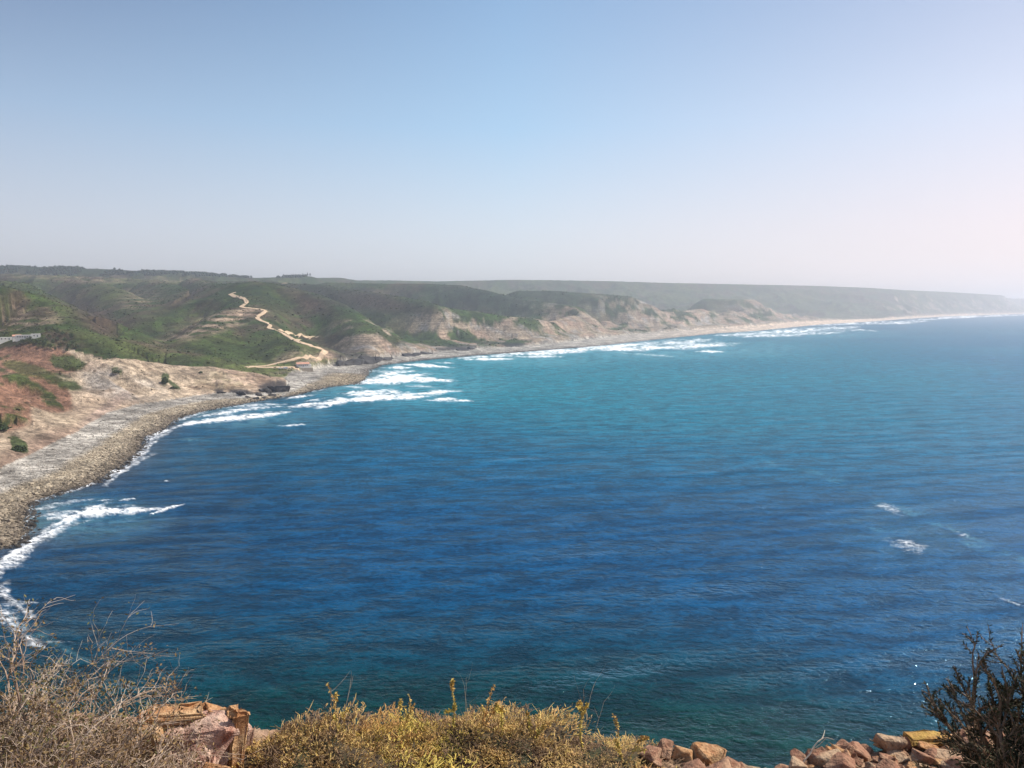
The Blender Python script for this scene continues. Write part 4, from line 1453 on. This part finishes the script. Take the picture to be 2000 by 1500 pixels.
for px_, d_, R_, h_, sd, lab, nb, lf in [
    (-10, 3.50, .62, 1.30, 11, 'tallest dry twiggy shrub, brown and leafy on top, against the surf', 24, 16000),
    (95, 3.35, .60, .92, 12, 'broad grey-brown tangle of dry twigs in front of the tallest dry shrub', 24, 13000),
    (195, 3.40, .40, .66, 13, 'bare pale twiggy shrub reaching over the sea beside the orange outcrop', 20, 5000),
    (30, 2.85, .66, .58, 14, 'low dry shrub filling the bottom corner with pale crossing twigs', 20, 11000),
    (215, 2.95, .46, .40, 16, 'pale dead shrub between the corner shrub and the outcrop, full of crossing twigs', 20, 7000),
    (330, 3.0, .34, .22, 15, 'small grey dead shrub in front of the crumbling orange outcrop', 15, 4000),
]:
    p = NP(px_, None, d_)
    dry_shrub(p, R_, h_, sd, lab, nb, 'dry twiggy shrubs', lf)


def cushion_mesh(seed, N=5200):
    """stubby upright shoots over a lumpy dome of unit radius; shoots in real size for a 0.3 m cushion"""
    rg = np.random.default_rng(seed)
    v = rg.normal(0, 1, (N, 3)); v /= np.linalg.norm(v, axis=1)[:, None]
    v[:, 2] = np.abs(v[:, 2]) ** .8
    lump = 1 + .55 * noise(v[:, 0] * 2.6 + seed, v[:, 1] * 2.6 - v[:, 2] * 2, seed) + .18 * noise(v[:, 0] * 7, v[:, 1] * 7 + v[:, 2] * 5, seed + 3)
    rr = rg.uniform(.70, 1.0, N) * lump
    C = v * rr[:, None] * [.34, .30, .22]
    D = v * [.5, .5, .8] + rg.normal(0, .35, (N, 3)) + [0, 0, .55]
    D /= np.linalg.norm(D, axis=1)[:, None]
    L = rg.gamma(2.6, .0115, N)
    mid = C + D * (L * .5)[:, None]
    D2 = D + rg.normal(0, .3, (N, 3)); D2 /= np.linalg.norm(D2, axis=1)[:, None]
    end = mid + D2 * (L * .5)[:, None]
    r = rg.uniform(.0016, .0034, N)
    v1, f1 = tubes(C, mid, r * .8, r, 3); v2, f2 = tubes(mid, end, r, r * .3, 3)
    # tiny leaves along the shoots
    k = rg.integers(0, N, N * 3); t = rg.random((N * 3, 1))
    q, fq = leaf_quads(rg, C[k] * (1 - t) + end[k] * t, .010, D[k], .5)
    return (np.concatenate([v1, v2, q]), np.concatenate([f1, f2 + len(v1), fq + len(v1) + len(v2)]))


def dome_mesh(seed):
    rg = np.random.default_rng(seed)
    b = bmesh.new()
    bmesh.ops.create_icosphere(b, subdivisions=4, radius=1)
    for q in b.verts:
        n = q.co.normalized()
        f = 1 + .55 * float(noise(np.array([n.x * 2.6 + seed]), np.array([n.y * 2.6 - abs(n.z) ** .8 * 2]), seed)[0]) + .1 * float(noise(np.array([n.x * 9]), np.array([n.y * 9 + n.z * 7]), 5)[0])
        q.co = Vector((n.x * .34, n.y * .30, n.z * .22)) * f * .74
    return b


CM = {}
for sd in (21, 22, 23):
    CM[sd] = cushion_mesh(sd)
cush_protos = {}


def cushion(px, d, s, sz, seed, mat, label, rz, lift=0):
    p = NP(px, None, d)
    e = empty('cushion_shrub', (p[0], p[1], p[2] - .03 + lift), rz)
    e.scale = (s, s, sz)
    tag(e, label, 'shrub', 'cushion shrubs along the cliff edge')
    key = (seed, mat.name)
    if key in cush_protos:
        a, b = cush_protos[key]
        for q in (a, b):
            c = q.copy(); col.objects.link(c); c.parent = e
    else:
        a = mesh_np('shoots', CM[seed][0], CM[seed][1], mat, e)
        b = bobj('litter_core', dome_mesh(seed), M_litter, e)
        cush_protos[key] = (a, b)


for args in [
    (575, 3.75, 1.05, 0.57, 21, M_green2, 'tawny domed cushion shrub just right of the upright orange slab', .3),
    (470, 3.35, .85, 0.43, 22, M_green2, 'small russet cushion shrub at the foot of the orange outcrop', 1.1),
    (660, 3.60, .95, 0.57, 23, M_green2, 'russet cushion with arching bare stems on the cliff edge', 2.0),
    (745, 3.70, .95, 0.57, 22, M_green1, 'yellow-green cushion with tall forked sprigs breaking the skyline of the edge', .5),
    (840, 3.65, .90, 0.40, 21, M_green1, 'flatter yellow cushion shrub in the dip between two taller ones', 1.6),
    (925, 3.78, .95, 0.52, 23, M_green2, 'rusty brown cushion topped by yellow upright sprigs', 3.0),
    (1010, 3.72, .95, 0.48, 21, M_green2, 'brown cushion shrub with a thin row of stalks, middle of the edge', 4.0),
    (1100, 3.62, .95, 0.39, 22, M_green2, 'low tawny cushion below the two tallest dry stalks', 2.6),
    (1200, 3.52, .85, 0.31, 23, M_green2, 'lowest cushion shrub, creeping beside the pale round stones', .9),
    (620, 3.15, 1.15, 0.45, 22, M_green1, 'bright yellow cushion shrub at the bottom edge below the russet ones', 4.4),
    (520, 3.10, 1.0, 0.38, 21, M_green1, 'yellow-green cushion shrub at the bottom edge near the dead shrub', 2.2),
    (790, 3.20, 1.2, 0.43, 23, M_green1, 'wide yellow cushion shrub at the bottom edge under the forked sprigs', 5.1),
    (960, 3.25, 1.15, 0.40, 22, M_green1, 'yellow and brown cushion shrub at the bottom edge, middle of the picture', 3.3),
    (1110, 3.25, 1.1, 0.35, 21, M_green2, 'dark brown cushion shrub at the bottom edge under the low tawny one', 1.2),
    (1270, 3.28, .9, 0.27, 23, M_green1, 'last yellow tuft of the cushion shrubs before the bare stones', .2),
    (400, 3.05, .8, 0.35, 23, M_green1, 'yellowish cushion shrub in front of the pink rubble of the outcrop', 5.7),
]:
    cushion(*args)


# tall stalks and sprigs
def stalk(px, d, h, seed, label, mat, n=1, lean=.1, r=.0022, leafy=False, name='dry_stalk', base=.0):
    rg = np.random.default_rng(seed)
    p = NP(px, None, d)
    e = empty(name, (p[0], p[1], p[2] + base))
    tag(e, label, 'stalk' if name == 'dry_stalk' else 'sprig')
    D = rg.normal(0, lean, (n, 3)) + [0, 0, 1]
    out = grow(rg, np.zeros((n, 3)) + rg.normal(0, .002, (n, 3)) * [1, 1, 0], D, h, r, 2, [3], .5, .32, seg=7, curl=.16, lastr=.5)
    V, F, n0 = [], [], 0
    for lv in out[:-1]:
        v, f = tubes(*lv, sides=4); V.append(v); F.append(f + n0); n0 += len(v)
    mesh_np('stems', np.concatenate(V), np.concatenate(F), mat, e)
    P = np.concatenate([o[1] for o in out[:-1]])
    m = 420 if leafy else 24
    i = rg.integers(0, len(P), m)
    P0 = np.concatenate([o[0] for o in out[:-1]])
    t = rg.random((m, 1))
    q, f = leaf_quads(rg, P0[i] * (1 - t) + P[i] * t, .014 if leafy else .010, None, .5)
    if not leafy: return
    mesh_np('leaves' if leafy else 'seed_heads', q, f, M_green1 if leafy else M_twig, e)


for a_ in [
    (1152, 3.80, .44, 31, 'tallest thin dry stalk standing alone against the dark sea', M_twig, 1, .03, .0016),
    (1124, 3.78, .36, 32, 'forked dry stalk leaning just beside the tallest one', M_twig, 2, .16, .0016),
    (915, 3.80, .42, 33, 'delicate branching dry stalk with tiny seed heads over the rusty cushion', M_twig, 2, .12, .0012),
    (652, 3.72, .40, 34, 'arching pale bare stem over the russet cushion shrub', M_twig, 2, .35, .0022),
]:
    stalk(*a_)
for a_ in [
    (668, 3.75, .24, 41, 'tall dark leafy sprig rising from the russet cushion near the arching stem', M_green2, 3, .2, .003, True, 'leafy_sprig'),
    (780, 3.72, .22, 42, 'yellow leafy sprigs forking above the yellow-green cushion', M_green1, 3, .3, .003, True, 'leafy_sprig'),
    (884, 3.78, .24, 43, 'upright yellow sprig left of the branching seed stalk', M_green1, 1, .1, .003, True, 'leafy_sprig'),
    (925, 3.70, .21, 44, 'short yellow sprig with a level side arm above the rusty cushion', M_green1, 2, .25, .003, True, 'leafy_sprig'),
    (980, 3.74, .20, 45, 'thin curved sprig midway along the brown cushion', M_green1, 1, .15, .0025, True, 'leafy_sprig'),
    (1038, 3.72, .20, 46, 'hooked sprig at the end of the brown cushion in the middle', M_green1, 2, .25, .0025, True, 'leafy_sprig'),
    (1140, 3.70, .24, 47, 'small yellow sprig at the foot of the tallest dry stalk', M_green1, 1, .15, .003, True, 'leafy_sprig'),
    (1218, 3.55, .20, 48, 'little seedy sprig between the pale round stones', M_green2, 2, .2, .0025, True, 'leafy_sprig'),
]:
    stalk(*a_)


# ---- dark shrub on the right
def dark_shrub(p, seed, label, h=.78):
    rg = np.random.default_rng(seed)
    e = empty('dark_shrub', p)
    tag(e, label, 'shrub')
    n = 20
    a = rg.random(n) * 6.283; sp = rg.uniform(.05, .42, n)
    D = np.stack([np.cos(a) * sp - .05, np.sin(a) * sp * .7, np.ones(n)], 1)
    out = grow(rg, np.stack([np.cos(a) * .05, np.sin(a) * .05, np.zeros(n) - .03], 1), D, h * .56, .010, 4, [5, 5, 4], .36, .50, seg=4, curl=.2, up=.12, lastr=.66)
    V, F, n0 = [], [], 0
    for lv in out[:-1]:
        v, f = tubes(*lv, sides=5); V.append(v); F.append(f + n0); n0 += len(v)
    mesh_np('branches', np.concatenate(V), np.concatenate(F), M_bushtwig, e)
    P0 = np.concatenate([o[0] for o in out[1:-1]]); P1 = np.concatenate([o[1] for o in out[1:-1]])
    N = 60000
    i = rg.integers(0, len(P0), N); t = rg.random((N, 1))
    Dd = P1[i] - P0[i]; Dd /= np.linalg.norm(Dd, axis=1)[:, None]
    q, f = leaf_quads(rg, P0[i] * (1 - t) + P1[i] * t, .017, Dd * .9, .26)
    mesh_np('leaves', q, f, M_bush, e)


p = NP(2035, None, 3.3); dark_shrub(p, 61, 'dark backlit shrub with stiff needle-leaved branches at the cliff edge beside the rubble', .93)
p = NP(2130, None, 3.2); dark_shrub(p, 62, 'second dark shrub partly out of the picture behind the stiff one', .7)

# driftwood twig at the gap
rg_ = np.random.default_rng(5)
p = NP(1565, None, 3.80)
out = grow(rg_, [[0, 0, .0]], [[.75, .3, .6]], .16, .004, 2, [3], .5, .5, seg=5, curl=.25, lastr=.6)
V_, F_, n0_ = [], [], 0
for lv in out[:-1]:
    v, f = tubes(*lv, sides=5); V_.append(v); F_.append(f + n0_); n0_ += len(v)
o_ = mesh_np('dead_twig', np.concatenate(V_), np.concatenate(F_), flat('bleached_wood', (.62, .52, .40), var=.1)); o_.location = p
tag(o_, 'bleached forked twig sticking up at the low point of the cliff edge', 'twig')


# ---- rocks of the cliff edge
def rock_mat(name, c1, c2, c3, sc_=9):
    M = NT(name, .9, .15)
    v = M.coord()
    n = M.noise(v, sc_, 6, .7); m = M.noise(v, sc_ * .35, 3, .6, 1.5); g = M.noise(v, sc_ * 7, 3, .6)
    b_ = M.mix(M.mr(n, .38, .62), c1, c2)
    b_ = M.mix(M.mr(m, .5, .66), b_, c3)
    M.color(M.mix(M.mr(g, .50, .70, 0, .6), b_, tuple(np.array(c1) * .32)))
    M.normal(M.bump(M.math('ADD', M.math('MULTIPLY', n, .04), M.math('MULTIPLY', g, .006)), 1.0))
    return M.m


def slab_bm(sx, sy, sz, seed):
    rg = np.random.default_rng(seed)
    b = bmesh.new()
    box(b, -sx / 2, sx / 2, -sy / 2, sy / 2, -sz / 2, sz / 2)
    for v in b.verts: v.co = Vector([c * rg.uniform(.72, 1.12) for c in v.co])
    bmesh.ops.bevel(b, geom=b.edges[:], offset=min(sx, sy, sz) * .16, segments=2, affect='EDGES')
    bmesh.ops.triangulate(b, faces=b.faces[:])
    bmesh.ops.subdivide_edges(b, edges=b.edges[:], cuts=3)
    m = min(sx, sy, sz)
    bmesh.ops.recalc_face_normals(b, faces=b.faces[:]); b.normal_update()
    off = []
    for v in b.verts:
        f = float(fbm(np.array([v.co.x / m * .9 + seed + v.co.z / m * .5]), np.array([v.co.y / m * .9 + v.co.z / m * .7]), 4, seed)[0])
        g = float(ridged(np.array([v.co.x / m * .5 + v.co.z / m * .35 + seed]), np.array([v.co.y / m * .6 - v.co.z / m * .3]), 3, seed)[0])
        off.append(v.normal * m * (.42 * f - .22 * g))
    for v, o in zip(b.verts, off): v.co += o
    return b


R_or = rock_mat('orange_rock', (.40, .20, .09), (.54, .36, .20), (.26, .10, .05))
R_pk = rock_mat('pink_crumbly_rock', (.50, .29, .22), (.60, .42, .32), (.32, .14, .10), 14)
R_rd = rock_mat('red_brown_rock', (.25, .125, .08), (.40, .25, .16), (.14, .065, .045))
R_ye = rock_mat('lichen_yellow_rock', (.44, .28, .08), (.32, .17, .06), (.48, .34, .15))
R_pl = rock_mat('pale_tan_rock', (.44, .31, .20), (.32, .19, .12), (.54, .43, .31))


def rock(name, px, d, up, dims, rot, mat, label, seed, npt=16, rough=.06, sub=2, group=None, cat='rock'):
    p = NP(px, None, d)
    o = bobj(name, slab_bm(*dims, seed) if 'slab' in name else rock_bm(*dims, seed, npt, rough, sub), mat)
    o.location = (p[0], p[1], p[2] + up)
    o.rotation_euler = rot
    tag(o, label, cat, group)
    return o


rock('rock_outcrop', 368, 3.80, .06, (.56, .32, .36), (.15, 0, .1), R_pk, 'crumbling pink rock outcrop on the cliff edge between the dry shrubs', 81, 34, .16, 3)
rock('rock_slab', 345, 3.86, .24, (.30, .20, .09), (-.10, .10, .35), R_or, 'orange slab lying over the top of the pink outcrop and shading it', 82, 14)
rock('rock_slab', 425, 3.84, .21, (.19, .16, .16), (.0, .25, .4), R_or, 'blocky pale-orange stone between the flat slab and the upright slab', 83, 12)
rock('upright_slab', 466, 3.76, .14, (.085, .12, .34), (.05, .10, .5), R_or, 'narrow upright orange slab at the right end of the outcrop', 84, 12)
rock('rock_slab', 285, 3.80, .19, (.22, .16, .07), (.1, -.35, .2), R_or, 'tilted tan stone at the shrub end of the outcrop', 85, 12)
rock('rock', 392, 3.45, .09, (.16, .14, .13), (.1, .2, .8), R_pk, 'rounded pink block fallen in front of the outcrop', 86, 14)
rock('rock', 430, 3.55, .07, (.17, .13, .12), (.3, .1, .2), R_or, 'orange-brown block at the foot of the upright slab', 87, 14)
rock('rock', 1165, 3.84, .05, (.15, .13, .13), (.1, .1, .2), R_or, 'squarish orange stone under the tallest dry stalk', 88, 14)
rock('rock', 1300, 3.72, .05, (.11, .10, .10), (.1, .1, .2), R_rd, 'small red-brown stone at the end of the cushion shrubs', 89)
rock('rock', 1330, 3.76, .055, (.09, .09, .13), (.0, .3, .2), R_pl, 'pale pointed stone next to the small red-brown one', 90)
rock('rock', 1385, 3.74, .05, (.22, .15, .13), (.0, .1, .1), R_or, 'largest cracked tan stone of the row along the middle edge', 91)
rock('rock', 1425, 3.66, .03, (.14, .10, .10), (.1, .1, .5), R_rd, 'dark red stone against the largest tan stone', 92)
rock('rock', 1270, 3.66, .03, (.12, .10, .10), (.2, .1, .9), R_rd, 'brown stone half hidden by the last yellow tuft', 93)
rock('rock', 1495, 3.66, .0, (.10, .08, .08), (.2, .1, .9), R_pl, 'small stone alone before the low gap in the edge', 94)
rock('lichen_slab', 1815, 4.24, .035, (.28, .10, .04), (-.02, .05, .12), R_ye, 'long yellow lichen-covered slab along the edge beside the dark shrub', 95, 14)
rock('rock', 1742, 4.12, .045, (.17, .13, .10), (.1, .1, .2), R_pl, 'pale block next to the yellow lichen slab', 96)
rock('rock', 1650, 3.98, .035, (.12, .10, .10), (.1, .4, .6), R_rd, 'peaked red stone near the bleached twig', 97)

# rubble between them: flat angular stones
rb = [bobj('stone', rock_bm(.10, .075, .05, 200 + k, 11, .05, 1), m_) for k, m_ in enumerate((R_rd, R_pl, R_rd, R_or, R_rd, R_rd))]
first = set()
n_ = 0
for k in range(300):
    px_ = rng.uniform(1550, 1980); d_ = rng.uniform(3.42, 3.86)
    if k > 235: px_ = rng.uniform(1230, 1545); d_ = rng.uniform(3.42, 3.72)
    d_ *= math.hypot(1, (px_ - 1000) / FPX)
    x_, y_, z_ = NP(px_, None, d_)
    if z_ < GZ - .12: continue
    o = rb[k % 6]
    if k % 6 in first: o = o.copy(); col.objects.link(o)
    first.add(k % 6)
    s_ = rng.gamma(4, .165)
    o.location = (x_, y_, z_ + .015 * s_); o.scale = (s_, s_ * rng.uniform(.8, 1.2), s_ * rng.uniform(.5, 1.0))
    o.rotation_euler = (rng.normal(0, .3), rng.normal(0, .3), rng.uniform(0, 6.28))
    tag(o, 'reddish angular stone loose in the rubble at the cliff edge', 'stone', 'loose rubble stones')

# ------------------------------------------------------------------ haze
def build_haze():
    x0, x1, y0, y1, z0, z1 = -16000, 20000, -400, 22000, -12, 268
    V = [(x, y, z) for x in (x0, x1) for y in (y0, y1) for z in (z0, z1)]
    F = np.array([(0, 1, 3, 2), (4, 6, 7, 5), (0, 4, 5, 1), (2, 3, 7, 6), (0, 2, 6, 4), (1, 5, 7, 3)])
    m = bpy.data.materials.new('haze_air')
    m.use_nodes = True
    nt = m.node_tree
    nt.nodes.clear()
    out = nt.nodes.new('ShaderNodeOutputMaterial')
    v = nt.nodes.new('ShaderNodeVolumePrincipled')
    v.inputs['Color'].default_value = (.95, .94, .98, 1)
    v.inputs['Density'].default_value = 1.65e-4
    v.inputs['Anisotropy'].default_value = .7
    nt.links.new(v.outputs[0], out.inputs['Volume'])
    o = mesh_np('haze', np.array(V), F, m)
    tag(o, kind='stuff', label='thin pale sea haze over the bay and the far hills', cat='haze')


build_haze()
